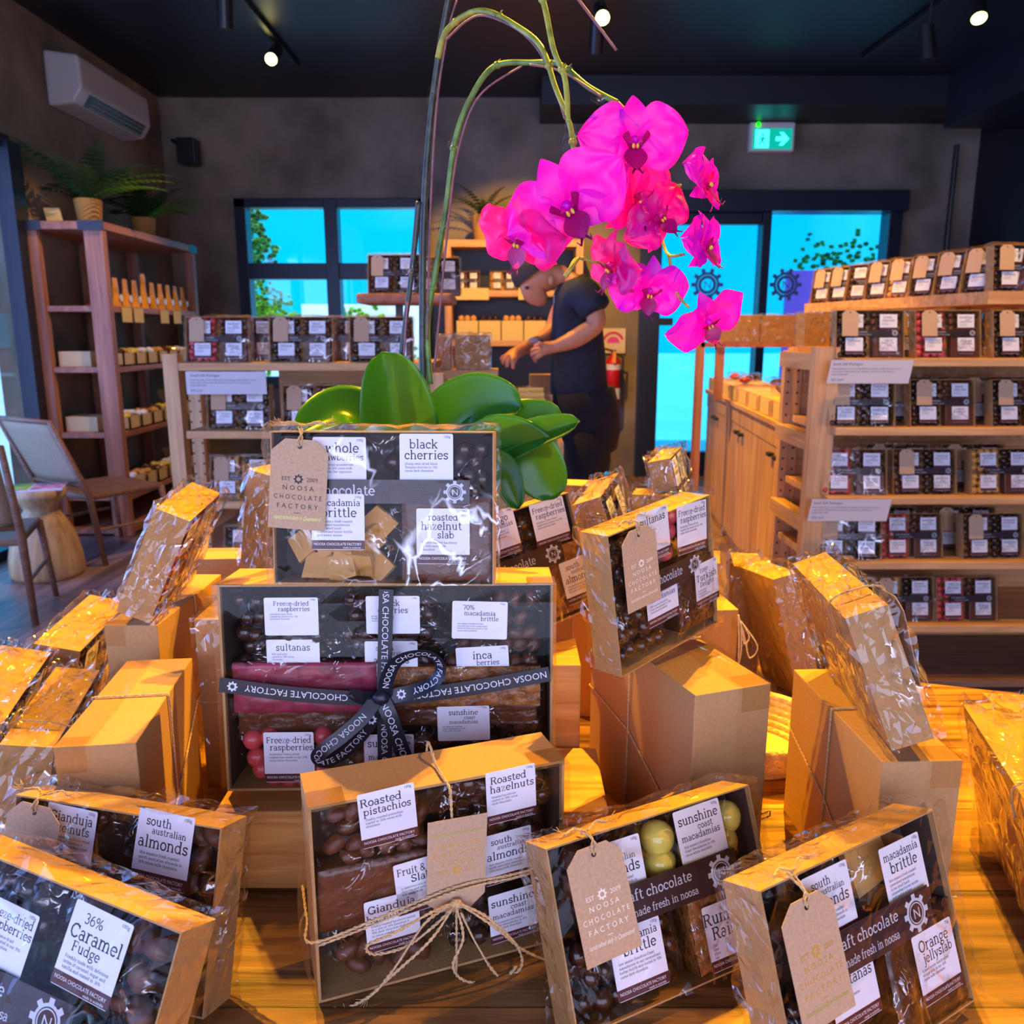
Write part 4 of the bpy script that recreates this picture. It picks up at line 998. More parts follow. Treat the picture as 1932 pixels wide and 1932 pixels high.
gift_pack('gift pack of caramel fudge and freeze-dried berries in front of the almond pack', *p.a, .25, .172, .045, [
    C('ball_choc', .006, .120, .090, .166, 'rasp70', B_(0, 1778), r=.012, lrot=-.04), C('nut_milk', .124, .244, .084, .166, 'fudge', B_(170, 1801), r=.013, lrot=-.05, lw=.060, lh=.066),
    C('slab', .006, .130, .006, .070, mat_=CHOC, y=.004), C('nut_choc', .134, .244, .004, .078, r=.012)],
    24, INK, None, (.010, .178, .056, .094), wamp=.0045)
# --- tilted pack standing on the kraft carton behind the yellow-ball pack
p = Pose((.129, .907, .9575), 40.7, 2.8, 7.1, .188, .044); B_ = lambda a, b: p.at(a, b, 0)
gift_pack('gift pack with pink raspberry balls and rose slab standing askew on a kraft carton', *p.a, .188, .172, .044, [
    C('ball_choc', .004, .085, .094, .166, 'sult', B_(1235, 1010), r=.010), C('ball_pink', .088, .184, .094, .168, 'rasp29', B_(1308, 995), r=.0125, lrot=-.08, pts=[(*B_(a, b), q) for a, b, q in ((1262, 988, .0135), (1279, 1004, .012), (1257, 1034, .0135), (1244, 1008, .012), (1330, 962, .013), (1336, 1000, .012), (1311, 966, .012), (1285, 975, .012), (1334, 1022, .011), (1272, 1046, .011))]),
    C('ball_choc', .006, .110, .004, .090, 'mac70', B_(1252, 1128), r=.011), C('slab', .116, .184, .012, .098, 'turk', B_(1331, 1098), mat_=TURK, y=.002, depth=.03, lw=.046, lh=.056)],
    25, CREAM, B_(1192, 1010), (.040, .160, .082, .108), tagkw=dict(rot=.0, w=.058, h=.094), wamp=.004)
# --- pack half hidden behind the pyramid, on the taller block
p = Pose((-.055, 1.028, .929), 33, 12, 9); B_ = lambda a, b: p.at(a, b, 0)
gift_pack('gift pack of mango macadamias and nut slab tilted below the orchid leaves', *p.a, .215, .168, .044, [
    C('ball_green', .004, .100, .092, .164, 'mango', B_(944, 1008), r=.011), C('ball_choc', .104, .210, .092, .164, 'rasp70', B_(1040, 985), r=.012, lrot=-.02),
    C('ball_milk', .060, .126, .004, .088, r=.008), C('slab', .128, .210, .006, .100, 'alm', B_(1092, 1092), mat_=NUTTY, y=.002, depth=.03)],
    26, INK, None, (.040, .180, .080, .108), wamp=.004)

# --- kraft cartons
w, h, d = .272, .236, .100
carton('gift_carton', 'kraft carton with crossed twine under the askew raspberry pack', 'gift carton', (.113, 1.118, .7205), -70.5, 0, 0, w, h, d,
       [([(w*.44, -.002, 0), (w*.44, -.002, h+.002), (w*.44, d+.002, h+.002)], False), ([(0, -.002, h*.58), (w*.44, -.002, h*.52), (w+.001, -.002, h*.22), (w+.002, d+.010, h*.28), (w+.002, d+.010, h*.31), (w+.002, 0, h*.24)], False)], flap=True, seed=3)
w, h, d = .241, .202, .084
carton('gift_carton', 'kraft carton with crossed twine under the large tilted cellophane pack', 'gift carton', (.367, 1.017, .7205), -87.3, 0, 0, w, h, d,
       [([(w*.5, -.002, 0), (w*.5, -.002, h+.002), (w*.5, d+.002, h+.002), (w*.5, d+.002, 0)], False), ([(0, -.002, h*.62), (w*.5, -.002, h*.44), (w+.001, -.002, h*.15), (w+.002, d+.01, h*.22)], False)], flap=True, seed=4)
w, h, d = .238, .207, .083
carton('gift_carton', 'kraft carton lashed with diagonal twine, between the almond pack and the ribboned box', 'gift carton', (-.397, .808, .7205), 97.1, 0, 0, w, h, d,
       [([(w*.5, d+.002, h*.2), (w*.5, d+.002, h+.002), (w*.5, -.002, h+.002), (w*.5, -.002, 0)], False), ([(0, -.002, h*.06), (w*.5, -.002, h*.36), (w+.001, -.002, h*.70)], False)], seed=5)
w, h, d = .25, .235, .074
carton('gift_carton', 'kraft carton carrying a slanting cellophane pack on the aisle side', 'gift carton', (-.491, 1.092, .7205), 89.2, 0, 0, w, h, d,
       [([(w*.52, d+.002, 0), (w*.52, d+.002, h+.002), (w*.52, -.002, h+.002), (w*.52, -.002, 0)], False), ([(0, -.002, h*.3), (w, -.002, h*.36)], False)], seed=6)
w, h, d = .25, .250, .086
carton('gift_carton', 'kraft carton in cellophane standing square behind the ribboned box', 'gift carton', (-.432, 1.074, .7205), 0, 0, 0, w, h, d, [([(-.002, -.002, h*.52), (w, -.002, h*.52)], False)], seed=7, window=False, wrap=True)
carton('gift_carton', 'kraft carton at the back of the table behind the pyramid, plain top', 'gift carton', (-.60, 1.435, .7205), 4, 0, 0, .25, .235, .08, None, seed=8)
carton('gift_carton', 'small kraft carton seen end-on behind the askew raspberry pack', 'gift carton', (.292, 1.335, .7205), 6, 0, 0, .093, .172, .12,
       [([(-.002, -.002, .07), (.095, -.002, .07)], False)], seed=9)
# bow of pale twine hanging from that small carton
b0 = aty(1393, 1160, 1.33)
m2 = MB()
for dx, dz in ((.012, -.05), (.022, -.075), (.004, -.085)): twine_mb(m2, [b0, b0+V((dx*.5, -.006, dz*.5)), b0+V((dx, -.004, dz)), b0+V((dx*1.5, -.008, dz*.7)), b0+V((.004, -.004, -.01))], .0013)
tag(m2.build('twine_bow', mat('pale_twine', (.75, .62, .38), .9), smooth=True), 'pale twine bow hanging loose beside the small end-on carton', 'twine')
carton('gift_carton', 'kraft carton at the back of the table carrying two packs behind the orchid', 'gift carton', (.10, 1.30, .7205), -8, 0, 0, .15, .205, .24, None, seed=10, seam=False)
carton('gift_carton', 'upright kraft box with a gathered cellophane top beside the cabinets', 'gift carton', (.415, 1.50, .7205), -10, 0, 0, .054, .205, .10, None, seed=11, window=False, wrap=True, seam=False)
carton('gift_carton', 'kraft carton under the gold-topped pack at the back of the table', 'gift carton', (.20, 1.45, .7205), -14, 0, 0, .17, .235, .09, None, seed=12, seam=False)
carton('gift_carton', 'kraft box with a gold cellophane top, highest of the back row', 'gift carton', (.215, 1.462, .9575), -14, 0, 0, .082, .112, .06, None, seed=13, window=False, wrap=True, seam=False)
carton('gift_carton', 'plain kraft box behind the orchid leaves, next to the tall slanting pack', 'gift carton', (.06, 1.475, .7205), -14, 0, 0, .12, .365, .06, None, seed=15, window=False, seam=False)
carton('gift_carton', 'kraft carton at the far corner of the table beside the floor mat', 'gift carton', (.72, 1.02, .7205), -8, 0, 0, .115, .07, .22, None, seed=14, seam=False)

# --- cellophane packs seen from their ends
w, h, d = .105, .212, .24
cello('gift_pack', 'tall cellophane gift pack leaning steeply on a twine-tied kraft carton beside the shelving', atz(1683, 1417, .923), -6, 2, 22, .047, .150, .235, 31, twine=True, tagged=True)
cello('gift_pack', 'cellophane pack slanting on a kraft carton in front of the wooden stool', (-.566, 1.133, .962), 7.7, 0, -24.3, .05, .154, .202, 32, sweets='ball_pink')
cello('gift_pack', 'cellophane pack lying along the table edge beside the twine-lashed carton', (-.640, .905, .7205), 14, 0, -11, .062, .150, .24, 33, sweets='ball_choc', twine=True)
cello('gift_pack', 'cellophane pack cut by the picture edge above the almond pack', (-.745, .925, .7205), 16, 0, -16, .07, .175, .24, 34, sweets='nut_choc')
cello('gift_pack', 'cellophane pack half hidden behind the row of kraft cartons on the aisle side', (-.775, 1.20, .7205), 8, 0, -14, .07, .165, .24, 35, sweets='ball_choc')
N_ = atz(442, 1081, .972)
cello('gift_pack', 'cellophane pack with brittle pieces behind the tagged pack on the pyramid', (N_.x+.0, N_.y+.03, .972), -24, 0, -10, .055, .165, .20, 36, sweets='shard_tan')
cello('gift_pack', 'cellophane pack tied with twine at the table end beyond the tilted pack', (.552, .735, .7205), -14, 0, 12, .075, .165, .26, 37, sweets='ball_milk', twine=True)
cello('gift_pack', 'narrow cellophane pack standing free near the woven basket', (.505, 1.37, .7205), 10, 6, 13, .050, .215, .13, 38, sweets='ball_milk')
cello('gift_pack', 'slanting cellophane pack with a wide gold top behind the pyramid', (.150, 1.275, .929), -14, 0, 20, .05, .165, .24, 39, sweets='nut_choc')
cello('gift_pack', 'cellophane pack leaning beside the glass door at the back of the table', (.272, 1.47, 1.002), -18, 0, 14, .045, .125, .16, 40, sweets='nut_choc')
carton('gift_carton', 'kraft carton under the pack that leans beside the glass door', 'gift carton', (.262, 1.47, .7205), -12, 0, 0, .07, .280, .16, None, seed=16, seam=False, window=False)
# --- woven basket
bk = thing('woven_basket', 'pale coiled rope basket between the two twine-tied kraft cartons', 'basket')
m2 = MB()
for i in range(6):
    r_ = .078+.030*math.sin(i/6*1.3); z = .729+i*.009
    m2.tube([(.365+r_*math.cos(2*PI*j/36), 1.17+r_*math.sin(2*PI*j/36), z) for j in range(37)], .0075, 7)
m2.build('basket_wall', BASKET, bk, smooth=True)
MB().lathe([(.0, .7205), (.078, .7205), (.078, .728), (0, .728)], 28, (.365, 1.17)).build('basket_base', BASKET, bk)
# ------------------------------------------------------------------ room
BX = lambda px, y: aty(px, 500, y).x
BZ = lambda py, y: aty(966, py, y).z
WY = 8.0
struct(MB().box(-4.2, 5.2, -2.6, 8.3, -.08, 0).build('floor', FLOORW))
struct(MB().box(-4.2, 5.2, -2.6, 8.3, 3.40, 3.5).build('ceiling', DARK))
wx0, wx1, wz0, wz1 = BX(452, WY), BX(812, WY), .85, BZ(376, WY)
dx0, dx1, dz1 = BX(1226, WY), BX(1676, WY), BZ(372, WY)
mb = MB()
mb.box(-3.3, wx0, WY, WY+.2, 0, 3.4); mb.box(wx0, wx1, WY, WY+.2, 0, wz0); mb.box(wx0, wx1, WY, WY+.2, wz1, 3.4)
mb.box(wx1, dx0, WY, WY+.2, 0, 3.4); mb.box(dx0, dx1, WY, WY+.2, dz1, 3.4); mb.box(dx1, 4.9, WY, WY+.2, 0, 3.4)
struct(mb.build('wall_back', CONC))
# side wall: solid beyond the glazing, glazed towards the street
mb = MB(); mb.box(-3.34, -3.14, 5.5, 8.2, 0, 3.4); mb.box(-3.34, -3.14, -2.6, 5.5, 2.52, 3.4); mb.box(-3.34, -3.14, -2.6, -2.0, 0, 2.52)
struct(mb.build('wall_left', CONCL))
struct(MB().box(4.2, 4.4, -2.6, 8.2, 0, 3.4).build('wall_right', BLACKW))
mb = MB(); mb.box(-3.3, 4.3, -2.7, -2.5, 0, .25); mb.box(-3.3, 4.3, -2.7, -2.5, 2.85, 3.4); mb.box(-3.3, -2.8, -2.7, -2.5, .25, 2.85); mb.box(3.2, 4.3, -2.7, -2.5, .25, 2.85)
struct(mb.build('wall_front', CONC))
mb = MB(); mb.box(BX(1020, 7.4), 4.3, 7.35, 8.0, BZ(234, 8.0), 3.4); mb.box(3.55, 4.2, 2.0, 7.35, 3.0, 3.4)
struct(mb.build('trim_bulkhead', DARK))
mb = MB(); mb.box(-3.14, -3.10, -2.0, 5.5, 2.46, 2.54); mb.box(-3.16, -3.06, 5.40, 5.54, 0, 2.5)
for y in (-.4, 1.4, 3.3): mb.box(-3.15, -3.09, y-.03, y+.03, 0, 2.46)
mb.box(-3.15, -3.09, -2, 5.45, 0, .06)
wl_ = struct(mb.build('window_1', FRAME)); MB().box(-3.13, -3.12, -2, 5.45, .05, 2.47).build('window_pane', glass('side_glass', (.86, .95, 1), .05), wl_)
# back window: four panes
mb = MB(); f = .10
cx = BX(630, WY); cz0, cz1 = BZ(527, WY), BZ(497, WY)
mb.box(wx0, wx0+f, WY-.06, WY+.1, wz0, wz1); mb.box(wx1-f, wx1, WY-.06, WY+.1, wz0, wz1); mb.box(wx0, wx1, WY-.06, WY+.1, BZ(393, WY), wz1); mb.box(wx0, wx1, WY-.06, WY+.1, wz0, wz0+f)
mb.box(cx-.06, cx+.06, WY-.07, WY+.1, wz0, wz1); mb.box(wx0, wx1, WY-.05, WY+.1, cz0, cz1)
wb = struct(mb.build('window_2', FRAME, bevel=.006)); PANE = glass('clear_glass', (.85, 1, 1), .04); DPANE = glass('tinted_door_glass', (.36, .95, 1), .04)
MB().box(wx0+.05, wx1-.05, WY+.03, WY+.04, wz0+.05, wz1-.05).build('window_pane', PANE, wb)
# glazed doors
mb = MB(); zt = BZ(402, WY)
mb.box(BX(1232, WY)-.12, BX(1246, WY), WY-.08, WY+.12, 0, zt+.2); mb.box(BX(1664, WY), BX(1664, WY)+.12, WY-.08, WY+.12, 0, zt); mb.box(BX(1432, WY), BX(1448, WY), WY-.06, WY+.12, 0, zt)
mb.box(BX(1232, WY)-.12, BX(1690, WY), WY-.16, WY+.12, zt, BZ(368, WY)+.02)
mb.box(BX(1246, WY), BX(1432, WY), WY-.02, WY+.08, BZ(424, WY), zt); mb.box(BX(1246, WY), BX(1432, WY), WY-.02, WY+.08, .0, BZ(852, WY)); mb.box(BX(1448, WY), BX(1664, WY), WY-.02, WY+.08, 0, .2)
db = struct(mb.build('door_1', FRAME, bevel=.006))
MB().box(BX(1246, WY), BX(1664, WY), WY+.03, WY+.04, .15, zt).build('door_glass', DPANE, db)
mb = MB(); mb.box(BX(1249, 7.9), BX(1274, 7.9), 7.90, 7.93, BZ(614, 7.9), BZ(600, 7.9)); mb.box(BX(1253, 7.9), BX(1257, 7.9), 7.92, 8.02, BZ(612, 7.9), BZ(602, 7.9)); mb.build('door_handle', BLACK, db, bevel=.004)
mb = MB()
for px in (1337, 1486):
    gx, gz = BX(px, WY), BZ(537, WY); gear_ring(mb, gx, gz, .15, WY+.02, 0, hole=.60, teeth=10); ring(mb, gx, gz, .055, .085, WY+.02, 0)
    put(mb, sans('N'), gx, gz-.035, WY+.02, .10, 0, .5)
mb.build('door_emblem', mat('emblem_vinyl', (.10, .22, .42), .5), db)
# conduits and track
for nm, px, y, z0, z1 in (('conduit', 1788, 7.9, BZ(470, 7.9)-.6, 3.0), ('conduit', 297, 7.9, .3, 3.3)):
    o = MB().tube([(BX(px, y)+.0, y+.06, z0), (BX(px, y), y+.06, z1)], .022, 8).build('conduit', BLACK); tag(o, 'black conduit running up the concrete wall beside the exit doors' if px > 900 else 'black conduit running up the corner beside the air conditioner', 'pipe')
def track(name, label, a, b, heads, r=.022):
    t = thing('track_light', label, 'track light'); a, b = V(a), V(b)
    m = MB(); d = (b-a).normalized(); s = V((-d.y, d.x, 0))*.018
    m.add([a+s, a-s, b-s, b+s, a+s+V((0, 0, .03)), a-s+V((0, 0, .03)), b-s+V((0, 0, .03)), b+s+V((0, 0, .03))], [(0,3,2,1),(4,5,6,7),(0,1,5,4),(1,2,6,5),(2,3,7,6),(3,0,4,7)])
    m.build('rail', BLACK, t)
    for pos, aim, on in heads:
        pos = V(pos); aim = V(aim).normalized()
        m = MB(); m.tube([V((pos.x, pos.y, 3.36)), pos], .010, 8); m.tube([pos-aim*.11, pos+aim*.09], .045, 16); h = m.build('spot_head', BLACK, t, smooth=False)
        if on:
            m = MB(); m.tube([pos+aim*.0905, pos+aim*.094], .040, 16); m.build('lens', BULB, h)
    return t
def hp(px, py, y): return aty(px, py, y)
L1 = hp(514, 112, 6.4); track('t', 'ceiling track with one glowing spot above the rack side of the shop', atz(450, -5, 3.36), atz(562, 128, 3.36),
      [(L1+V((-.01, .08, .05)), (0, -1, -.62), True), (hp(424, 20, 5.2), (-.1, .2, -1), False)])
L2 = hp(1137, 34, 5.4); track('t', 'ceiling track with a lit spot behind the orchid', atz(1145, -5, 3.36), atz(1118, 112, 3.36), [(L2+V((0, .08, .05)), (0, -1, -.62), True), (hp(1126, 70, 5.8), (0, .5, -1), False)])
L3 = hp(1846, 30, 5.2); track('t', 'ceiling track with a yellow-lit spot over the gift pack shelving', atz(1800, -10, 3.36), atz(1628, 112, 3.36), [(L3+V((.02, .06, .07)), (-.1, -.55, -.9), True), (hp(1750, 85, 5.7), (.15, -.1, -1), False)])
# --- air conditioner
t = thing('air_conditioner', 'white split air conditioner high on the concrete wall', 'air conditioner')
m = MB(); m.T = Matrix.Translation((-3.14, 0, 0)); pf = [(0, 3.21), (.235, 3.18), (.245, 2.97), (.18, 2.875), (0, 2.86)]
m.add([(x, 6.08, z) for x, z in pf]+[(x, 7.18, z) for x, z in pf], [(0, 1, 2, 3, 4), (9, 8, 7, 6, 5)]+[(i, i+5, (i+1) % 5+5, (i+1) % 5) for i in range(5)])
m.build('housing', WHITEP, t, bevel=.02)
m = MB(); m.T = Matrix.Translation((-3.14, 0, 0)); m.add([(.240, 6.20, 2.955), (.240, 7.08, 2.955), (.188, 7.08, 2.88), (.188, 6.20, 2.88)], [(0, 1, 2, 3)]); m.T = Matrix.Translation((-3.137, 0, -.004)); m.build('outlet', BLACK, t, solid=.004)
m = MB(); m.T = Matrix.Translation((-3.13, 0, -.006))
for k in range(3): m.box(.195+.018*k, .200+.018*k, 6.22, 7.06, 2.885+.024*k, 2.890+.024*k)
m.build('louvre', WHITEP, t)
t = thing('wall_speaker', 'small black speaker bracketed on the concrete wall near the corner', 'speaker'); a = hp(358, 283, 7.8)
MB().box(a.x-.09, a.x+.07, 7.72, 7.88, a.z-.12, a.z+.09).build('speaker_body', BLACK, t, bevel=.01); MB().tube([(a.x, 7.86, a.z), (a.x-.1, 7.9, a.z+.05), (a.x-.22, 7.99, a.z+.12)], .016, 8).build('bracket', BLACK, t)
# --- exit sign
t = thing('exit_sign', 'lit green exit sign with a running figure and arrow above the glass doors', 'sign'); a = hp(1457, 262, 7.9); w = .19; h = .105
MB().box(a.x-w-.01, a.x+w+.01, 7.90, 7.99, a.z-h, a.z+h+.035).build('sign_body', WHITE, t, bevel=.012)
m = MB(); m.T = Matrix.Translation((a.x, 7.897, a.z)); m.flat([(-w*.92, -h*.82), (w*.92, -h*.82), (w*.92, h*.82), (-w*.92, h*.82)], 0)
m.mi = 1; m.flat([(-w*.80, -h*.72), (-w*.15, -h*.72), (-w*.15, h*.72), (-w*.80, h*.72)], -.001)
m.flat([(.03, -.018), (.09, -.018), (.06, -.055), (.095, -.055), (.15, .0), (.095, .055), (.06, .055), (.09, .018), (.03, .018)], -.001)
m.mi = 0
m.flat([(-.10, .03), (-.085, .045), (-.07, .03), (-.085, .018)], -.002); m.flat([(-.095, .015), (-.07, .018), (-.078, -.02), (-.055, -.05), (-.066, -.055), (-.09, -.022), (-.11, -.055), (-.12, -.045), (-.10, -.01)], -.002); m.flat([(-.07, .012), (-.045, -.008), (-.05, -.014), (-.075, .002)], -.002); m.flat([(-.095, .012), (-.12, .0), (-.115, -.008), (-.09, .003)], -.002)
m.build('sign_face', [EXITG, EXITW], t)
MB().ball((a.x-.13, 7.89, a.z+h+.012), (.016, .01, .02), 10, 6).build('indicator', LED, t)
# --- extinguisher and its sign
t = thing('fire_extinguisher', 'red fire extinguisher hung on the wall behind the person', 'fire extinguisher'); a = hp(1156, 720, 7.85)
m = MB(); r_ = .072; z0 = a.z-.23; z1 = a.z+.20
m.lathe([(0, z0), (r_, z0), (r_, z1-.03), (r_*.8, z1+.01), (r_*.3, z1+.04), (r_*.3, z1+.06), (0, z1+.06)], 20, (a.x, 7.85)); m.build('cylinder_body', RED, t, smooth=True)
MB().lathe([(r_*1.02, z1-.09), (r_*1.02, z1-.04)], 20, (a.x, 7.85)).build('band', WHITE, t); MB().lathe([(r_*1.02, z0+.07), (r_*1.02, z0+.17)], 20, (a.x, 7.85)).build('paper_label', PAPER, t)
m = MB(); m.box(a.x-.015, a.x+.015, 7.76, 7.79, z1-.03, z1+.08); m.build('seal_tag', mat('orange_tag', (.9, .35, .02), .4), t)
MB().box(a.x-.03, a.x+.03, 7.915, 8.0, z1-.12, z1-.02).build('wall_bracket', BLACK, t)
m = MB(); m.tube([(a.x, 7.85, z1+.05), (a.x, 7.85, z1+.09)], .02, 8); m.tube([(a.x, 7.85, z1+.08), (a.x-.08, 7.83, z1+.10)], .009, 6); m.tube([(a.x, 7.85, z1+.07), (a.x+.09, 7.84, z1+.02), (a.x+.09, 7.85, z1-.22)], .010, 8); m.build('valve_and_hose', BLACK, t)
t = thing('extinguisher_sign', 'square sign with a red extinguisher symbol above the red extinguisher', 'sign'); a = hp(1157, 643, 7.97); s = .115
MB().box(a.x-s, a.x+s, 7.975, 7.99, a.z-s, a.z+s).build('sign_plate', mat('sign_cream', (.75, .62, .45), .5), t)
m = MB(); ring(m, a.x, a.z-.02, .082, .105, 7.973, 0, 20, 160); m.flat([(a.x-.045, a.z-.085), (a.x+.045, a.z-.085), (a.x, a.z-.112)], 7.973)
ring(m, a.x, a.z-.02, .0, .06, 7.974, 1, 0, 180); m.build('symbol', [RED, PINKP], t)
# --- traffic cone
t = thing('traffic_cone', 'red traffic cone with a white collar by the shop wall', 'cone'); a = aty(1121, 850, 5.6)
MB().lathe([(0, .0), (.17, .0), (.17, .03), (.13, .04), (.115, .05), (.022, .70), (.0, .70)], 24, (a.x, 5.6)).build('cone_body', ORANGEC, t, smooth=False)
MB().lathe([(.083, .30), (.056, .48)], 24, (a.x, 5.6)).build('collar', WHITE, t)
t.location = (0, 0, BZ(786, 5.6)-.70 if False else 0)
# --- outside
struct(MB().box(-30, 30, 8.2, 60, -.12, -.02).build('pavement_outside', PAVE)); struct(MB().box(-30, 30, -30, -2.7, -.12, -.02).build('pavement_street', PAVE)); struct(MB().box(-30, -3.35, -2.7, 8.2, -.12, -.02).build('pavement_side', PAVE))
def tree(label, x, y, z, r, n, seed, m_=TREEM):
    t = thing('garden_tree', label, 'tree'); rnd = random.Random(seed)
    MB().tube([(x, y, -.1), (x+.1, y, z)], .09, 8).build('trunk', RACKV, t)
    m = MB()
    for i in range(n):
        d = V((rnd.gauss(0, 1), rnd.gauss(0, 1), rnd.gauss(0, .8))); d = d.normalized()*r*rnd.uniform(.3, 1)
        c = V((x, y, z))+d
        for k in range(9):
            a_ = V((rnd.uniform(-1, 1), rnd.uniform(-1, 1), rnd.uniform(-1, 1))).normalized()*r*.05; b_ = a_.cross(V((rnd.uniform(-1, 1), 0, 1))).normalized()*r*.06
            m.add([c-a_, c+b_, c+a_, c-b_], [(0, 1, 2, 3)])
    m.build('foliage', m_, t, solid=0)
tree('leafy tree beyond the back window, behind the upper pane', -5.7, 16.2, 3.0, 1.3, 1500, 1)
LIME = mat('lime_leaves', (.38, .75, .05), .7, var=.5, scale=1.2)
tree('bright lime shrub seen through the lower pane of the back window', -3.95, 13.0, 1.45, .75, 1100, 2, LIME)
tree('bright shrub beside the white building outside the back window', -2.6, 14.5, .9, 1.0, 700, 4, LIME)
tree('spiky palm outside the glass doors beyond the shelving', 4.55, 12.0, 2.15, .75, 260, 3)
t = thing('site_cabin', 'low white building with a blue sign outside the back window', 'building')
MB().box(-4.4, -1.1, 17.9, 20, -.02, 1.95).build('building_wall', BUILD, t); MB().box(-3.6, -2.9, 17.85, 17.9, 1.0, 1.5).build('blue_sign', BLUEP, t)
o = MB().box(3.58, 4.02, 11.2, 11.3, 0, 2.15).build('street_panel', PINKP); tag(o, 'bright pink panel standing outside the glass doors', 'panel')
# ------------------------------------------------------------------ shop fittings
_MV = {}
def mini_proto(kind):
    """small gift pack for the shelves: same make as those on the table"""
    w, h, d = .235, .168, .048; rnd = random.Random(hash(kind) % 97 if False else sum(map(ord, kind)))
    t = empty('gift_pack'); t['category'] = 'gift pack'
    tray_mb(w, h, d).build('box_tray', KRAFT, t)
    cols = {'a': (CHOC, MILK, 'slab:'), 'b': (PINK, MILK, 'slab:'), 'c': (MILK, CHOC, ''), 'd': (CARAM, CHOC, 'slab:')}[kind[0]]
    labs = {'a': ('alm', 'cherry70', 'sult', 'haz'), 'b': ('rasp29', 'mac29', 'alm', 'orange'), 'c': ('straw', 'gian', 'brittle', 'mac70'), 'd': ('brittle', 'rhaz', 'cherry36', 'fudge')}[kind[0]]
    q = [(.004, .114, .088, .164), (.120, .231, .088, .164), (.004, .114, .004, .084), (.120, .231, .004, .084)]
    if kind[0] == 'b': q[0], q[2] = q[2], q[0]
    for i, (x0, x1, z0, z1) in enumerate(q):
        if i == 3 and cols[2]:
            p = MB().box(x0+.008, x1-.004, .004, .030, z0, z1).build('chocolate_slab', MILK, t, bevel=.002)
        else:
            m = MB()
            for a in range(4):
                for b in range(3):
                    m.ball((x0+.014+a*.027+rnd.uniform(-.003, .003), .020, z0+.014+b*.026+rnd.uniform(-.003, .003)), .0135, 8, 6)
            p = m.build('sweet_packet', cols[i % 2], t, smooth=True)
        label_obj(labs[i], p, (x0+x1)/2+.004, (z0+z1)/2-.001, .001, .060, .056, 0, True)
    if 'n' not in kind: tag_obj(t, .045, .155, -.0085, INK, w=.055, h=.090, plain=True)
    banner_obj(t, .05, .215, .076, .098, -.001)
    crumple(w, h, d, len(kind)*3+ord(kind[0]), .005, .006, 7, .006).build('cellophane_wrap', [FILM, FILMX], t)
    return t
def mini(kind, loc, yaw, lean, label, group, roll=0):
    if kind not in _MV: o = _MV[kind] = mini_proto(kind)
    else: o = copy_tree(_MV[kind])
    place(o, loc, yaw, lean, roll); o['label'] = label; o['group'] = group; return o
def shelf_card(parent_label, x0, x1, z0, z1, y, seed=0, group=None, lines=True, m_=CARD, name='shelf_card', skew=0):
    m = MB(); m.prism([(x0, z0), (x1, z0), (x1+skew, z1), (x0+skew, z1)], y, y+.002); h = z1-z0; w = x1-x0
    if lines:
        put(m, sans('Small Gift Packages'), x0+w*.06, z1-h*.22, y-.0005, h*.17, 1, maxw=w*.36, shear=.1)
        for i, t in enumerate(('Tasty selection of our handcrafted chocolates made fresh in noosa', 'every pack is filled with our favourite treats from the factory', 'made fresh daily')):
            put(m, sans(t), x0+w*.05, z1-h*(.40+.12*i), y-.0005, h*.11, 1, maxw=w*(.86 if i < 2 else .3))
        put(m, sans('$25 each'), x0+w*.05, z0+h*.12, y-.0005, h*.15, 1, maxw=w*.2)
    o = m.build(name, [m_, GREYINK]); tag(o, parent_label, 'card', group); return o

# --- tall shelving of gift packs
Y0 = 3.0
t = thing('display_shelving', 'pine shelving unit stacked with gift packs beside the counter', 'shelving')
def up(x, y, z0, z1, w=.07, d=.05, holes=False, name='upright', par=None, m_=PINEV):
    m = MB().box(x-w/2, x+w/2, y, y+d, z0, z1)
    if holes:
        m.mi = 1
        for k in range(int((z1-z0)/.045)):
            for dx in (-.02, .02): m.box(x+dx-.004, x+dx+.004, y-.001, y+.001, z0+.03+k*.045, z0+.038+k*.045)
    return m.build(name, [m_, BLACK], par, bevel=0)
ux = BX(1566, 3.0)
up(ux+.01, 2.98, 0, BZ(655, 2.98), .085, .05, par=t); up(ux+.04, 3.42, 0, BZ(655, 2.98)-.02, .07, .04, True, par=t)
up(3.0, 2.98, 0, 1.30, .08, .05, par=t)
for z in (.30, .62, .93, 1.22): MB().box(ux-.02, ux+.03, 3.03, 3.42, z, z+.06).build('rung', PINEY, t)
SZ = [BZ(676, 2.95), BZ(806, 2.95), BZ(936, 2.95), BZ(1058, 2.95), BZ(1177, 2.95), BZ(1280, 2.95)]
for i, z in enumerate(SZ):
    xa = ux+.05-.01*i
    MB().box(xa, 3.0, 2.93, 3.42, z-.028, z).build('shelf_board', PINE if i < 5 else TEAK, t, bevel=.003)
MB().box(ux+.05, 3.0, 3.425, 3.44, .0, 1.30).build('back_panel', PINE, t)
for i in range(5):   # pine battens seen between the shelves
    MB().box(ux+.08, 3.0, 3.40, 3.42, SZ[i]-.10, SZ[i]-.04).build('back_rail', PINEY, t)
rows = [(0, [(1572, 'a', -3, 'second from the post'), (1722, 'b', 2, 'front of the pair'), (1868, 'a', 4, '')]),
        (1, [(1562, 'c', -3, ''), (1720, 'a', 2, ''), (1876, 'a', 4, '')]),
        (2, [(1560, 'bn', -2, ''), (1700, 'c', 2, ''), (1852, 'dn', 4, '')]),
        (3, [(1560, 'c', -4, ''), (1688, 'bn', 3, ''), (1850, 'c', 4, '')]),
        (4, [(1556, 'dn', -4, ''), (1684, 'd', 2, ''), (1812, 'bn', 3, '')])]
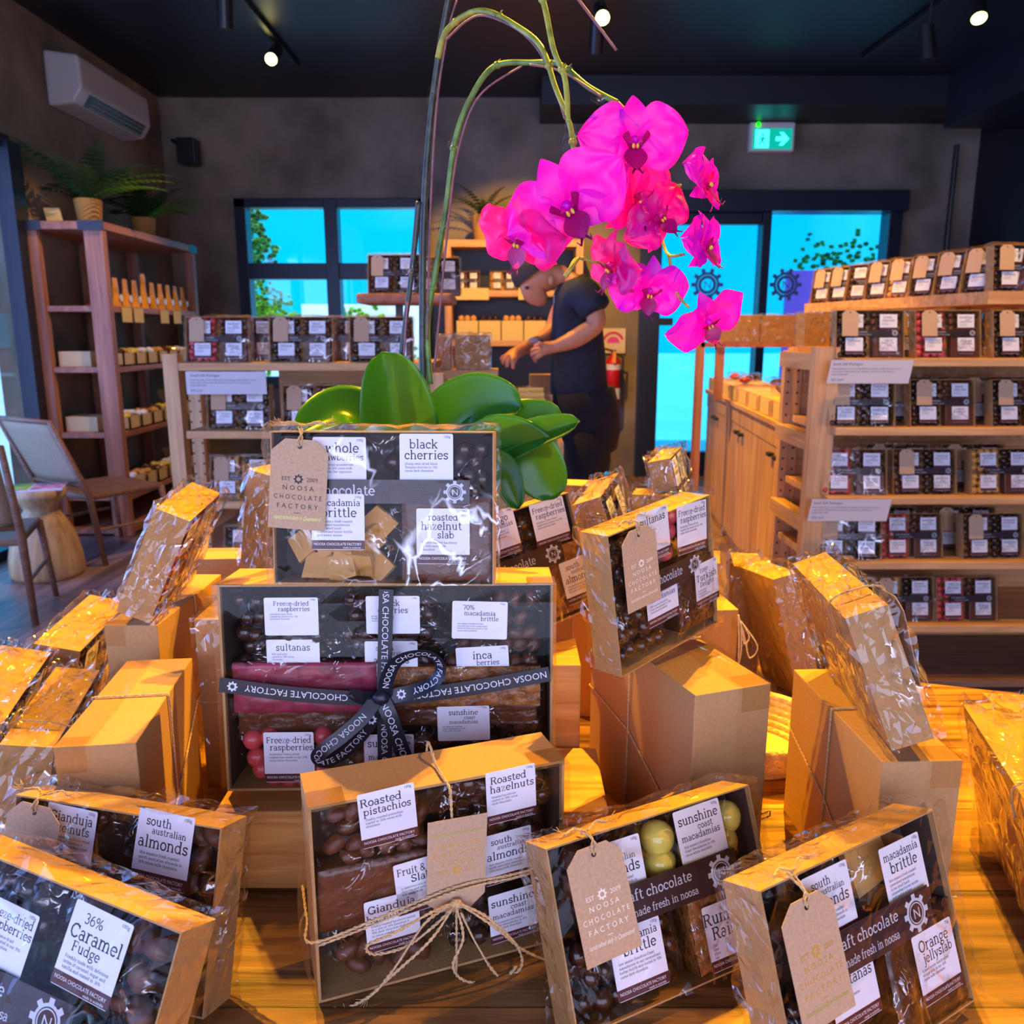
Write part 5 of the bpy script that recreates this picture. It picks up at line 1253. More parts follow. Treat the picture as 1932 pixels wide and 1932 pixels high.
RN = ['top shelf', 'second shelf down', 'third shelf down', 'fourth shelf down', 'lowest filled shelf']; CN = ['by the front post', 'in the middle', 'at the picture edge']
for i, row in rows:
    for j, (px, kd, yaw, _) in enumerate(row):
        x = aty(px, 700, 2.98).x+.01*(i > 0)
        mini(kd, (x, 2.965, SZ[i]+.001), yaw, 12, 'gift pack on the tall shelving, %s, %s' % (RN[i], CN[j]), 'gift packs on the tall pine shelving')
        if (i, j) in ((0, 1), (1, 1), (1, 2), (2, 1), (2, 2), (3, 1), (3, 2), (4, 0)):
            mini('c', (x-.05, 3.09, SZ[i]+.002), yaw-4, 10, 'second-row gift pack on the tall shelving, %s, %s' % (RN[i], CN[j]), 'second row of gift packs on the tall pine shelving')
for i, zc in ((0, 0), (2, 0)):
    x0 = BX(1580, 2.9); x1 = BX(1740, 2.9); z1 = SZ[i]-.005
    shelf_card('white card with grey print hanging from the %s of the tall pine shelving' % ('top shelf' if i == 0 else 'third shelf'), x0-.03*(i > 0), x1-.03*(i > 0), z1-.080, z1, 2.915, skew=.012)
# --- raised shelf running back above the shelving
t = thing('high_shelf', 'pine plank shelf on posts carrying a slanting row of gift packs', 'shelf')
A = aty(1518, 575, 4.4); Bp = aty(1866, 548, 3.12); zt = 1.50
d_ = V((Bp.x-A.x, Bp.y-A.y, 0)); L = d_.length; d_.normalize(); n_ = V((-d_.y, d_.x, 0))*(1 if -d_.y > 0 else -1)
ang = math.atan2(d_.y, d_.x)
def slabxy(name, p0, L, W_, z0, z1, ang, m_, par):
    m = MB(); m.T = Matrix.Translation((p0[0], p0[1], 0)) @ Matrix.Rotation(ang, 4, 'Z'); m.box(0, L, 0, W_, z0, z1); return m.build(name, m_, par)
m = MB(); a2 = V((A.x, A.y, 0)); m.add([a2, a2+d_*L, V((2.9, 3.12, 0)), V((2.6, 4.4, 0))], [(0, 1, 2, 3)])
o = MB(); pts = [(A.x, A.y), (Bp.x, Bp.y), (2.9, 3.12), (2.6, 4.5)]
o.add([(x, y, zt-.045) for x, y in pts]+[(x, y, zt) for x, y in pts], [(3, 2, 1, 0), (4, 5, 6, 7)]+[(i, (i+1) % 4, (i+1) % 4+4, i+4) for i in range(4)]); o.build('shelf_board', PINE, t)
for x, y in ((A.x+.12, A.y-.05), (Bp.x+.1, 3.5)): MB().box(x-.03, x+.03, y-.03, y+.03, .932 if y > 3.6 else 0, zt-.045).build('post', BLACK, t)
kinds = ['c', 'a', 'cn', 'a', 'd', 'a', 'c', 'a']
yawr = math.degrees(math.atan2(d_.y, d_.x))
for i, kd in enumerate(kinds):
    f = (i+.02)/8; q = a2+d_*(L*f)*.97
    mini(kd, (q.x+.02, q.y, zt+.001), yawr+26, 10, 'slanting gift pack on the high plank shelf, number %s from the glass doors' % ['one', 'two', 'three', 'four', 'five', 'six', 'seven', 'eight'][i], 'slanting gift packs on the high plank shelf')
mini('a', (Bp.x+.02, 3.13, zt+.001), 4, 8, 'gift pack facing the shop at the end corner of the high plank shelf', 'gift packs facing the shop on the high plank shelf')
mini('d', (Bp.x+.29, 3.13, zt+.001), 6, 8, 'last gift pack on the high plank shelf, cut by the picture edge', 'gift packs facing the shop on the high plank shelf')

# --- counter of cupboards
t = thing('cupboard_counter', 'long pine counter with plank doors running to the glass doors', 'counter')
p0 = V((1.52, 6.5, 0)); p1 = V((1.27, 3.62, 0)); d_ = (p1-p0); L = d_.length; ang = math.atan2(d_.y, d_.x)
Mx = Matrix.Translation(p0) @ Matrix.Rotation(ang, 4, 'Z')      # x along the front, y towards the aisle (negative is aisle)
def cb(name, x0, x1, y0, y1, z0, z1, m_, par, bev=.003, T=Mx):
    m = MB(); m.box(x0, x1, y0, y1, z0, z1); o = m.build(name, m_, par, bevel=bev); o.matrix_world = T; return o
sgn = 1
PINEA = wood('pine_doors', (.50, .25, .09), (.78, .46, .19), 2, scale=.7)
cb('carcass', 0, L, .02, .75, 0, .90, PINEA, t); cb('counter_top', -.02, L, -.02, .77, .90, .93, PINE, t)
nd = 6
for i in range(nd):
    x0 = L*i/nd; dr = cb('door', x0+.004, x0+L/nd-.004, .0, .02, .06, .80, PINEA, t)
    hx = x0+L/nd*(.86 if i % 2 == 0 else .14)
    h_ = cb('handle', hx-.03, hx+.03, -.03, .0, .745, .765, BLACK, dr); h_.matrix_world = Mx
cb('drawer_rail', 0, L, -.005, .02, .80, .90, PINEA, t)
CT = t
for i in range(9):
    T_ = Mx; x0 = L*i/9
    b = cb('produce_box', x0+.02, x0+L/9-.01, .0, .30, .931, .931+.09+.0*i, PINEA, None); tag(b, 'open pine tray on the cupboard counter, place %s from the glass doors' % ['one', 'two', 'three', 'four', 'five', 'six', 'seven', 'eight', 'nine'][i], 'tray', 'pine trays along the counter')
    c = cb('price_card', x0+.05, x0+L/9-.05, -.006, -.002, .935, 1.01, YCARD, b, 0)
rnd = random.Random(8)
for i in range(18):
    x_ = .1+(i+rnd.random()*.6)/18*(L-.3); y_ = .06+rnd.random()*.5; z_ = 1.022 if y_ < .25 else .931
    m = crumple(.13, .05, .10, i, .003, .012, 4, .01); o = m.build('sweet_bag', [FILMX, FILMX], None); s_ = MB().ball((.065, .05, .026), (.055, .04, .022), 10, 6, .2, i).build('sweets', [CARAM, PINK, CHOC, MILK][i % 4], o, smooth=True)
    o.matrix_world = Mx @ Matrix.Translation((x_, y_, z_)) @ Matrix.Rotation(rnd.uniform(-.5, .5), 4, 'Z'); tag(o, 'clear bag of sweets on the cupboard counter, place %s from the glass doors' % 'one two three four five six seven eight nine ten eleven twelve thirteen fourteen fifteen sixteen seventeen eighteen'.split()[i], 'bag', 'clear bags on the cupboard counter')
# tall step behind with yellow boxes
b = cb('counter_riser', L*.35, L, .34, .70, .931, 1.08, PINEA, None); tag(b, 'stepped pine riser along the back of the cupboard counter', 'riser')
# rail shelf over the far end with two wrapped kraft packs
t = thing('rail_shelf', 'slim timber rail shelf holding two kraft-backed packs before the doors', 'shelf'); ya = 5.3
xa, xb = BX(1358, ya), BX(1530, ya); za = BZ(646, ya)
MB().box(xa, xb, ya, ya+.14, za-.03, za).build('shelf_board', RACKW, t)
for px in (1331, 1370): MB().box(BX(px, ya)-.025, BX(px, ya)+.025, ya+.02, ya+.06, 0 if px < 1340 else .935, za+(.06 if px < 1340 else -.03)).build('post', RACKV, t)
MB().box(BX(1331, ya), xa+.02, ya+.02, ya+.05, za-.03, za).build('brace', RACKW, t)
for px, nm in ((1366, 'nearer the orchid'), (1443, 'nearer the shelving')):
    carton('gift_pack', 'kraft-backed pack with a gold top edge on the rail shelf, %s' % nm, 'gift pack', (BX(px, ya), ya+.01, za+.001), 0, 0, 0, .245, .165, .06, None, seed=px, window=False, wrap=True, seam=False, group=None)
o = carton('gift_pack', 'gift pack with orange sweets between the rail shelf and the tall shelving', 'gift pack', (BX(1527, 3.7), 3.7, BZ(655, 3.7)-.0), 20, 0, 0, .14, .145, .06, None, seed=2, window=False, wrap=True, seam=False)
MB().box(BX(1527, 3.7)-.02, BX(1527, 3.7)+.2, 3.68, 3.84, 1.08, BZ(655, 3.7)-.002).build('counter_riser', PINEA, None)
tag(bpy.data.objects['counter_riser.001'], 'small pine riser under the orange-sweet pack beside the shelving post', 'riser')

# --- low display unit across the shop
t = thing('display_gondola', 'pine display unit with gift packs on its shelves behind the orchid', 'shelving'); yg = 3.15
gx0 = BX(324, yg); GZ = [BZ(684, yg), BZ(812, yg), BZ(944, yg), BZ(1075, yg), .12]
up(BX(309, yg)-.0, yg-.02, 0, BZ(668, yg), .055, .06, par=t); up(BX(352, yg+.45), yg+.42, 0, GZ[0]-.03, .05, .03, True, par=t)
for i, z in enumerate(GZ): MB().box(gx0+.01*i, -.30, yg-.02, yg+.42, z-.03, z).build('shelf_board', PINE, t, bevel=.003)
MB().box(gx0+.25, -.30, yg+.42, yg+.44, .1, GZ[0]-.035).build('back_panel', PINE, t)
up(-.28, yg-.02, 0, GZ[0]-.04, .05, .05, par=t)
grow = [(0, [(334, 'b', 0), (496, 'a', 2), (652, 'a', 3)]), (1, [(366, 'c', 2), (515, 'a', 3), (668, 'c', 2)]), (2, [(362, 'd', 2), (500, 'c', 2), (640, 'a', 2)]), (3, [(380, 'an', 2), (510, 'c', 0)])]
for i, r_ in grow:
    for j, (px, kd, yaw) in enumerate(r_):
        mini(kd, (BX(px, yg), yg+.01, GZ[i]+.001), yaw, 9, 'gift pack on the %s behind the orchid, %s' % (['top shelf', 'second shelf', 'third shelf', 'bottom shelf'][i], ['next to its end post', 'in the middle of the row', 'under the orchid stems'][j]), 'gift packs on the display unit behind the orchid')
for px, nm in ((372, 'next to the end post'), (545, 'in the middle')):
    mini('bn', (BX(px, yg+.15)+.05, yg+.16, GZ[0]+.001), 8, 6, 'second-row gift pack on the display unit behind the orchid, %s' % nm, 'second row on the display unit')
shelf_card('white card with grey print under the top shelf of the display unit', BX(340, yg)-.0, BX(494, yg), GZ[0]-.115, GZ[0]-.032, yg-.035)
shelf_card('white card with grey print lower on the display unit, by the cellophane pack', BX(428, yg), BX(540, yg), GZ[2]-.10, GZ[2]-.032, yg-.035)
# raised ledge with packs
t = thing('raised_ledge', 'round-edged timber ledge on a post above the display unit', 'shelf'); yl = 3.85; zl = BZ(553, yl)
MB().box(BX(668, yl), BX(852, yl), yl, yl+.34, zl-.045, zl).build('ledge_board', RACKW, t, bevel=.015); MB().box(BX(735, yl), BX(748, yl), yl+.15, yl+.20, 0, zl-.045).build('post', BLACK, t)
mini('c', (BX(682, yl)+.02, yl+.03, zl+.001), -6, 6, 'tagged gift pack on the timber ledge in front of the back window', 'packs on the timber ledge')
mini('dn', (BX(745, yl)+.05, yl+.14, zl+.001), 10, 6, 'gift pack on the timber ledge just behind the orchid stems', 'packs on the timber ledge')
carton('gift_carton', 'kraft pack with a gold top standing beyond the orchid stems on the middle shelf', 'gift carton', (BX(822, 3.6), 3.6, 1.20), 0, 0, 0, .055, .14, .08, None, seed=3, window=False, wrap=True, seam=False)
carton('gift_carton', 'kraft-backed pack in clear wrap between the stems and the person', 'gift carton', (BX(857, 3.6), 3.6, 1.20), 0, 0, 0, .145, .145, .08, None, seed=4, window=False, wrap=True, seam=False)
t = thing('side_stand', 'narrow timber stand beside the hand of the person', 'stand')
MB().box(-.33, -.06, 3.55, 3.78, 1.165, 1.199).build('stand_top', PINE, t); 
for x in (-.31, -.09): MB().box(x, x+.035, 3.6, 3.64, 0, 1.165).build('leg', PINEV, t)
# --- crate of packets the person is sorting
t = thing('packet_crate', 'pine crate with two columns of clear packets in front of the person', 'crate')
m = MB(); x0, x1 = -.20, .17
prof = [(2.72, .98), (3.52, 1.14)]
m.box(x0, x0+.015, 2.72, 3.52, .72, 1.0); m.box(x1-.015, x1, 2.72, 3.52, .72, 1.0); m.box(x0, x1, 2.72, 2.735, .72, .93); m.box(x0, x1, 3.505, 3.52, .72, 1.10); m.box(x0, x1, 2.72, 3.52, .70, .72); m.box(-.02, -.005, 2.72, 3.52, .72, .98)
m.build('crate_body', PINEY, t)
for x in (x0, x1-.04):
    for y in (2.74, 3.46): MB().box(x, x+.04, y, y+.04, 0, .70).build('leg', PINEV, t)
for c_ in range(2):
    for r_ in range(9):
        y = 2.78+r_*.078; z = .95+r_*.017
        o = crumple(.145, .16, .03, c_*9+r_, .002, .006, 4, .012).build('sweet_packet', [FILMX, FILMX]); l_ = MB().box(.02, .125, -.004, -.002, .10, .152).build('label', YCARD, o)
        MB().ball((.072, .015, .06), (.062, .012, .05), 10, 7, .2, r_).build('sweets', [MILK, CARAM, CHOC][r_ % 3], o, smooth=True)
        o.matrix_world = Matrix.Translation((x0+.02+c_*.185, y, z-.09)) @ Matrix.Rotation(R(-28), 4, 'X')
        tag(o, 'clear sweet packet in the pine crate, %s column, place %s from the orchid' % (['aisle-side', 'person-side'][c_], ['one', 'two', 'three', 'four', 'five', 'six', 'seven', 'eight', 'nine'][r_]), 'packet', 'packets filed in the pine crate')
carton('gift_carton', 'yellow-lit kraft box beyond the crate beside the legs of the person', 'gift carton', (BX(1000, 4.2), 4.18, .931), 0, 0, 0, .12, .22, .09, None, seed=5, window=False, seam=False)
o = MB().box(BX(1000, 4.2)-.02, BX(1000, 4.2)+.16, 4.15, 4.30, 0, .930).build('plinth', PINEV); tag(o, 'pine plinth under the yellow-lit kraft box beside the person', 'plinth')
# --- shelf unit on the back wall
t = thing('display_shelves', 'orange timber shelf unit with a black back against the concrete wall', 'shelving'); yb = 7.55
x0, x1 = BX(838, yb), .62; z1 = BZ(452, yb)
MB().box(x0, x1, yb, yb+.35, z1-.06, z1).build('shelf_board', PINE, t); MB().box(x0, x0+.06, yb, yb+.35, 0, z1-.06).build('side_panel', PINEV, t); MB().box(x1-.06, x1, yb, yb+.35, 0, z1-.06).build('side_panel', PINEV, t)
MB().box(x0, x1, yb+.35, yb+.37, 0, z1).build('back_panel', BLACK, t)
zz = [BZ(548, yb), BZ(642, yb), .8, .3]
for z in zz: MB().box(x0+.06, x1-.06, yb, yb+.35, z-.05, z).build('shelf_board', PINE, t)
nm = ['one', 'two', 'three', 'four', 'five', 'six']
for i, px in enumerate((858, 928, 985)):
    mini('dn' if i else 'cn', (BX(px, yb)-.02, yb+.06, zz[0]+.001), 0, 8, 'gift pack on the orange shelf unit, place %s from the orchid stems' % nm[i], 'gift packs on the orange shelf unit')
for px0, px1, k in ((858, 922, 'nearer the orchid stems'), (978, 1026, 'nearer the face of the person')):
    o = MB().box(BX(px0, yb), BX(px1, yb), yb-.012, yb-.002, zz[0]-.08, zz[0]+.02).build('price_card', YCARD); tag(o, 'yellow card on the orange shelf unit, %s' % k, 'card')
for i in range(5):
    x = x0+.10+i*.2; o = MB().box(x, x+.19, yb, yb+.28, zz[1]+.0, zz[1]+.17).build('box_or_drawer', YCARD); tag(o, 'yellow-fronted drawer on the orange shelf unit, place %s from the orchid stems' % nm[i], 'box', 'yellow drawers on the orange unit')  # drawers of the shelf unit, built as plain closed boxes
    m = MB()
    for k in range(3): m.ball((x+.04+k*.055, yb+.06, zz[1]+.19), .028, 8, 6)
    m.build('sweets', [CARAM, CHOC][i % 2], o, smooth=True)
def fern(label, x, y, z, s, seed, pot=POTY, n=16, dark=False, bright=3, cat='potted fern', wide=.05, fl=1.0):
    t = thing('potted_fern', label, cat); rnd = random.Random(seed); w_ = wide*s
    MB().lathe([(0, z), (.062*s, z), (.078*s, z+.14*s), (.07*s, z+.145*s), (.066*s, z+.12*s), (0, z+.12*s)], 20, (x, y)).build('pot', pot, t, smooth=False)
    for i in range(n):
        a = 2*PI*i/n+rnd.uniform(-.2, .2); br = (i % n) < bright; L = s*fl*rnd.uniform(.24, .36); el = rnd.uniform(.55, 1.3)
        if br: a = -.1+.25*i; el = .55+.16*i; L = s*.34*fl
        m = MB(); base = V((x, y, z+.13*s)); P = []
        for k in range(15):
            f = k/14; r_ = L*f*math.cos(el*(1-.5*f)); P.append(base+V((max(math.cos(a)*r_, -3.06+w_-x) if x < -2 else math.cos(a)*r_, min(math.sin(a)*r_, 7.90-w_-y) if y > 7 else math.sin(a)*r_, L*(math.sin(el)*f-.42*f*f))))
        m.tube(P, .0015*s, 4)
        for k in range(1, 15):
            tt = (P[k]-P[k-1]).normalized(); sd = tt.cross(V((0, 0, 1))).normalized(); w = wide*s*math.sin(PI*min(1, (k/14)**.7*.93+.04))
            for q in (-1, 1):
                tip = P[k]+sd*q*w+tt*w*.25-V((0, 0, w*.15)); h = tt*L*.026
                m.add([P[k]-h, P[k]+h, tip+h*.5, tip-h*.5], [(0, 1, 2, 3)])
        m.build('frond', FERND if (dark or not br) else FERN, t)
    return t
fern('potted plant with strap leaves on top of the orange shelf unit', BX(925, yb)-.05, yb+.15, z1, 1.5, 6, n=12, bright=3, wide=.025)

# --- timber rack on the concrete wall side
t = thing('timber_rack', 'reddish timber rack of trays along the concrete wall, ferns on top', 'shelving')
ry0, ry1 = 5.50, 7.07; rxf = -2.585; rxb = -3.12; rz = BZ(418, 5.52)
for x0, x1, y0, y1 in ((rxf-.12, rxf, ry0, ry0+.06), (rxb, rxb+.12, ry0, ry0+.06), (rxf-.07, rxf, ry1-.06, ry1), (rxb, rxb+.07, ry1-.06, ry1), (rxf-.06, rxf-.02, 5.45, 5.5) if False else (rxb, rxb+.07, 6.25, 6.31)):
    MB().box(x0, x1, y0, y1, 0, rz-.05).build('upright', RACKV, t, bevel=.004)
MB().box(rxb, rxf+.01, ry0-.02, ry1+.02, rz-.05, rz).build('top_board', RACKW, t, bevel=.003)
for x in (rxf-.14, rxb): MB().box(x, x+.16, ry0-.025, ry0-.018, rz-.055, rz+.003).build('corner_bracket', BLACK, t)
MB().box(rxf-.0, rxf+.012, ry1-.14, ry1+.02, rz-.055, rz+.003).build('corner_bracket', BLACK, t)
RZ = [1.525, 1.135, .705, .28, .05]
for z in RZ: MB().box(rxb, rxf-.005, ry0+.02, ry1-.02, z-.035, z).build('shelf_board', RACKW, t)
POUCH = mat('amber_pouch', (.80, .36, .04), .35, var=.3, scale=12)
rnd = random.Random(3)
for i in range(9):
    y = ry0+.26+i*.145; m = MB(); s = .9+.25*(i == 3)
    m.grid(lambda u, v: (rxf-.07+.03*math.sin(PI*u)*(1-v)+.01*noise.noise(V((u*4, v*4, i))), y+(.055-.02*v)*(2*u-1), RZ[0]+.001+.21*s*v), 6, 7)
    m.grid(lambda u, v: (rxf-.07-.05*math.sin(PI*u)*(1-v), y+(.055-.02*v)*(2*u-1), RZ[0]+.001+.21*s*v), 6, 5)
    o = m.build('sweet_pouch', POUCH, smooth=True); tag(o, 'amber stand-up pouch on the timber rack, place %s from the near end' % ['one', 'two', 'three', 'four', 'five', 'six', 'seven', 'eight', 'nine'][i], 'pouch', 'amber pouches on the timber rack')
    m = MB(); m.T = Matrix.Translation((rxf-.035, y, RZ[0]+.06)) @ Matrix.Rotation(PI/2, 4, 'Z'); ring(m, 0, 0, 0, .024, 0, 0); m.build('label', PAPER, o)
for i, y in enumerate((ry0+.24, ry0+.42, ry0+.86, ry0+1.10)):
    o = MB().box(rxf, rxf+.004, y-.07, y+.07, RZ[0]-.10, RZ[0]-.005).build('price_card', YCARD); tag(o, 'price card under the pouches of the timber rack, place %s from the near end' % nm[i], 'card', 'price cards on the timber rack')
for s_ in (1, 2, 3):
    for i in range(7):
        y = ry0+.18+i*.19
        o = thing('sweet_tray', 'tray of wrapped sweets on the %s shelf of the timber rack, place %s' % (['', 'second', 'third', 'fourth'][s_], ['one', 'two', 'three', 'four', 'five', 'six', 'seven'][i]), 'tray', 'sweet trays on the timber rack')
        m = MB(); x0, x1 = rxf-.20, rxf-.02; z = RZ[s_]+.001; m.box(x1-.01, x1, y, y+.155, z, z+.085); m.box(x0, x0+.01, y, y+.155, z, z+.085); m.box(x0, x1, y, y+.01, z, z+.085); m.box(x0, x1, y+.145, y+.155, z, z+.085); m.box(x0, x1, y, y+.155, z, z+.01)
        m.build('tray_box', mat('tray_pale', (.66, .48, .24), .6) if 'tray_pale' not in MATS else MATS['tray_pale'], o)
        m = MB()
        for k in range(7): m.ball((x0+.03+rnd.random()*.12, y+.03+rnd.random()*.1, z+.085+rnd.random()*.012), (.03, .026, .022), 8, 6, .3, k)
        m.build('sweets', [CARAM, MILK, YELLOW, PAPER][(i+s_) % 4], o, smooth=False)
# dark boxes on the deep side of the rack near its end
for s_, z in ((1, RZ[1]), (2, RZ[2])):
    o = MB().box(rxb+.13, rxb+.34, ry0+.08, ry0+.30, z+.001, z+.10).build('box_or_drawer', MATS['tray_pale']); tag(o, 'pale box at the near end of the %s rack shelf between the two uprights' % ['', 'second', 'third'][s_], 'box')
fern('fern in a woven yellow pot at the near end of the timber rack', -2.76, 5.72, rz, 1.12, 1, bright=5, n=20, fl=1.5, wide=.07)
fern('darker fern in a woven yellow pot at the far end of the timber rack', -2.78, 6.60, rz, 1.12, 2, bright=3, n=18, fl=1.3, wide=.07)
o = MB().prism([(-3.00, rz+.0005), (-2.90, rz+.0005), (-2.92, rz+.10), (-3.02, rz+.10)], 5.65, 5.66).build('small_sign', YCARD); tag(o, 'small card propped beside the near fern on the timber rack', 'card')

# --- chair, log stool, magazine, second chair
def lounge_chair(label, T, seatm=TEAK):
    t = thing('lounge_chair', label, 'chair'); out = []
    out.append(MB().box(-.27, .27, -.24, .26, .40, .435).build('seat', seatm, t, bevel=.012))
    m = MB()
    def fn(u, v): return (-.25+.50*u, .27+.16*v+.03*math.sin(PI*u), .50+.36*v)
    m.grid(fn, 12, 8); m.build('woven_back', RATTAN, t, smooth=True, solid=.012)
    for s in (-1, 1):
        MB().tube([(s*.27, .20, 0), (s*.27, .26, .44), (s*.27, .44, .88)], [.016, .02, .014], 8).build('leg', TEAK, t, smooth=True)
        MB().tube([(s*.29, -.27, 0), (s*.26, -.22, .42)], [.014, .02], 8).build('leg', TEAK, t, smooth=True)
        MB().tube([(s*.28, -.20, .22), (s*.27, .22, .22)], .010, 6).build('stretcher', TEAK, t)
    MB().tube([(-.27, .435, .87), (0, .47, .88), (.27, .435, .87)], .014, 8).build('top_rail', TEAK, t, smooth=True)
    MB().tube([(-.27, .28, .49), (.27, .28, .49)], .012, 8).build('lower_rail', TEAK, t, smooth=True)
    t.matrix_world = T; return t
c = atz(150, 1075, 0)
lounge_chair('wooden lounge chair with a woven cane back beside the timber rack', Matrix.Translation((-2.54, 5.09, 0)) @ Matrix.Rotation(R(148), 4, 'Z'))
lounge_chair('dark wooden chair cut by the picture edge, its seat shining blue', Matrix.Translation((-2.58, 3.84, 0)) @ Matrix.Rotation(R(200), 4, 'Z'))
s_ = V((-2.65, 4.58, 0))
t = thing('log_stool', 'hourglass stool turned from pale timber standing by the cane chair', 'stool')
MB().lathe([(0, 0), (.18, 0), (.195, .03), (.19, .12), (.165, .24), (.115, .34), (.085, .385), (.10, .42), (.135, .455), (.14, .50), (0, .50)], 28, (s_.x, s_.y)).build('stool_body', STOOLW, t, smooth=True)
m = MB(); m.T = Matrix.Translation((s_.x-.04, s_.y, .501)) @ Matrix.Rotation(R(20), 4, 'Z'); m.box(-.17, .17, -.11, .11, 0, .012); m.mi = 1; m.box(-.165, .0, -.105, .105, .012, .014); m.mi = 2; m.box(.01, .165, -.105, .105, .012, .0135)
o = m.build('magazine', [PAPER, mat('magazine_green', (.35, .5, .05), .4, var=.5, scale=30), mat('magazine_pink', (.55, .2, .3), .4, var=.8, scale=30)]); tag(o, 'open magazine with green and pink pages lying on the log stool', 'magazine')
o = MB().box(2.2, 3.9, 3.62, 5.0, .001, .012).build('floor_mat', BLACK); tag(o, 'black mat on the floor behind the tall shelving', 'mat')
# ------------------------------------------------------------------ orchid
oy = 1.185
orch = thing('orchid_plant', 'tall magenta moth orchid with broad green leaves arching over the gift packs', 'orchid')
b0 = aty(797, 900, oy)
MB().lathe([(0, .7205), (.042, .7205), (.056, .93), (.060, .975), (.054, .972), (.05, .94), (0, .94)], 24, (b0.x, oy)).build('pot', mat('orchid_pot', (.25, .24, .22), .4), orch)
def leaf(pts, wid, face, fold=.25, tip=.6, seed=0, par=None, name='leaf', m_=None, tw=0):
    P = spline(pts, 7); N = len(P); mb = MB(); F = V(face).normalized()
    cols = []
    for i in range(N):
        t = (P[min(i+1, N-1)]-P[max(i-1, 0)]).normalized(); s = t.cross(F).normalized(); n = s.cross(t); v = i/(N-1)
        w = wid/2*(math.sin(PI*min(1, .12+.88*v*.97))**.55 if v > .45 else .35+.65*math.sin(PI*min(.5, v*1.11)))
        w = wid/2*max(.02, min(1, .42+1.5*v) if v < .39 else (1-((v-.39)/.61)**2.6)**.6)
        cols.append((P[i], s, n, w))
    def fn(u, v):
        k = v*(N-1); i = min(N-2, int(k)); f = k-i; a, b = cols[i], cols[i+1]; x = 2*u-1
        p = a[0].lerp(b[0], f); s = a[1].lerp(b[1], f).normalized(); n = a[2].lerp(b[2], f).normalized(); w = a[3]*(1-f)+b[3]*f
        return p+s*x*w+n*(abs(x)**1.3*w*fold-.004*math.cos(x*2))
    mb.grid(fn, 12, (N-1))
    return mb.build(name, m_ or LEAF, par or orch, smooth=True, solid=.0012)
Q = lambda a, b, y: aty(a, b, y)
leaf([Q(775, 905, oy-.01), Q(752, 830, oy-.03), Q(738, 750, oy-.04), Q(722, 664, oy-.05)], .110, (.45, -1, .15), .38)
leaf([Q(770, 905, oy+.01), Q(715, 820, oy+.02), Q(650, 775, oy), Q(562, 815, oy-.05)], .086, (.1, -.75, .8), .25)
leaf([Q(805, 905, oy), Q(835, 820, oy), Q(895, 765, oy-.02), Q(985, 768, oy-.06)], .098, (-.25, -1, .35), .18)
leaf([Q(830, 910, oy-.02), Q(890, 845, oy-.03), Q(975, 805, oy-.06), Q(1062, 786, oy-.08)], .078, (-.05, -1, .9), .30)
leaf([Q(840, 915, oy-.04), Q(910, 868, oy-.07), Q(1000, 825, oy-.10), Q(1093, 794, oy-.12)], .048, (-.1, -1, .5), .30)
leaf([Q(850, 925, oy-.05), Q(925, 852, oy-.08), Q(1000, 868, oy-.10), Q(1048, 940, oy-.10)], .094, (-.3, -1, .1), .15)
leaf([Q(860, 945, oy-.06), Q(910, 888, oy-.09), Q(950, 890, oy-.11), Q(978, 960, oy-.12)], .050, (-.3, -1, .2), .15)
def stalk(pts, r, m_, name='flower_stem', nodes=0):
    P = spline(pts, 10); mb = MB(); n = len(P); mb.tube(P, [r*(1-.25*i/n) for i in range(n)], 8)
    for k in range(nodes):
        i = int(n*(k+.8)/(nodes+.6)); i = min(i, n-2); mb.ball(P[i], (r*1.35, r*1.35, r*1.1), 8, 5); mb.tube([P[i], P[i]+V((.004, -.003, .006))], [r*.7, r*.15], 5)
    return mb.build(name, m_, orch, smooth=True)
stalk([Q(799, 900, oy), Q(797, 640, oy), Q(800, 400, oy), Q(812, 230, oy), Q(830, 90, oy-.01), Q(848, -10, oy-.02)], .0052, DARKSTEM)
stalk([Q(848, -10, oy-.02), Q(900, -110, oy-.05), Q(985, -95, oy-.10), Q(1024, 0, oy-.13), Q(1044, 92, oy-.15), Q(1066, 150, oy-.16), Q(1072, 230, oy-.17)], .0040, OLIVE, nodes=3)
stalk([Q(826, 110, oy-.01), Q(842, 60, oy-.02), Q(880, 28, oy-.04), Q(918, 22, oy-.06), Q(968, 46, oy-.09), Q(1020, 88, oy-.12), Q(1048, 165, oy-.15), Q(1075, 235, oy-.17), Q(1085, 300, oy-.18), Q(1100, 360, oy-.17)], .0040, OLIVE, nodes=4)
stalk([Q(812, 725, oy), Q(806, 620, oy), Q(822, 510, oy-.01), Q(842, 390, oy-.01), Q(858, 270, oy-.02), Q(886, 190, oy-.03), Q(932, 126, oy-.05), Q(1005, 118, oy-.08), Q(1056, 122, oy-.11), Q(1110, 164, oy-.14), Q(1165, 194, oy-.17)], .0042, GREENSTEM, nodes=4)
stalk([Q(1165, 194, oy-.17), Q(1215, 250, oy-.16), Q(1234, 320, oy-.11), Q(1246, 352, oy-.11), Q(1284, 350, oy-.15)], .0026, OLIVE, nodes=1)
stalk([Q(1240, 340, oy-.11), Q(1242, 410, oy-.10), Q(1252, 462, oy-.12), Q(1264, 482, oy-.14), Q(1290, 480, oy-.18)], .0022, OLIVE)
stalk([Q(1262, 482, oy-.17), Q(1275, 550, oy-.18), Q(1300, 580, oy-.19)], .0020, OLIVE)
stalk([Q(1072, 515, oy-.2), Q(1088, 488, oy-.19), Q(1120, 494, oy-.19), Q(1160, 503, oy-.18)], .0022, OLIVE, nodes=1)
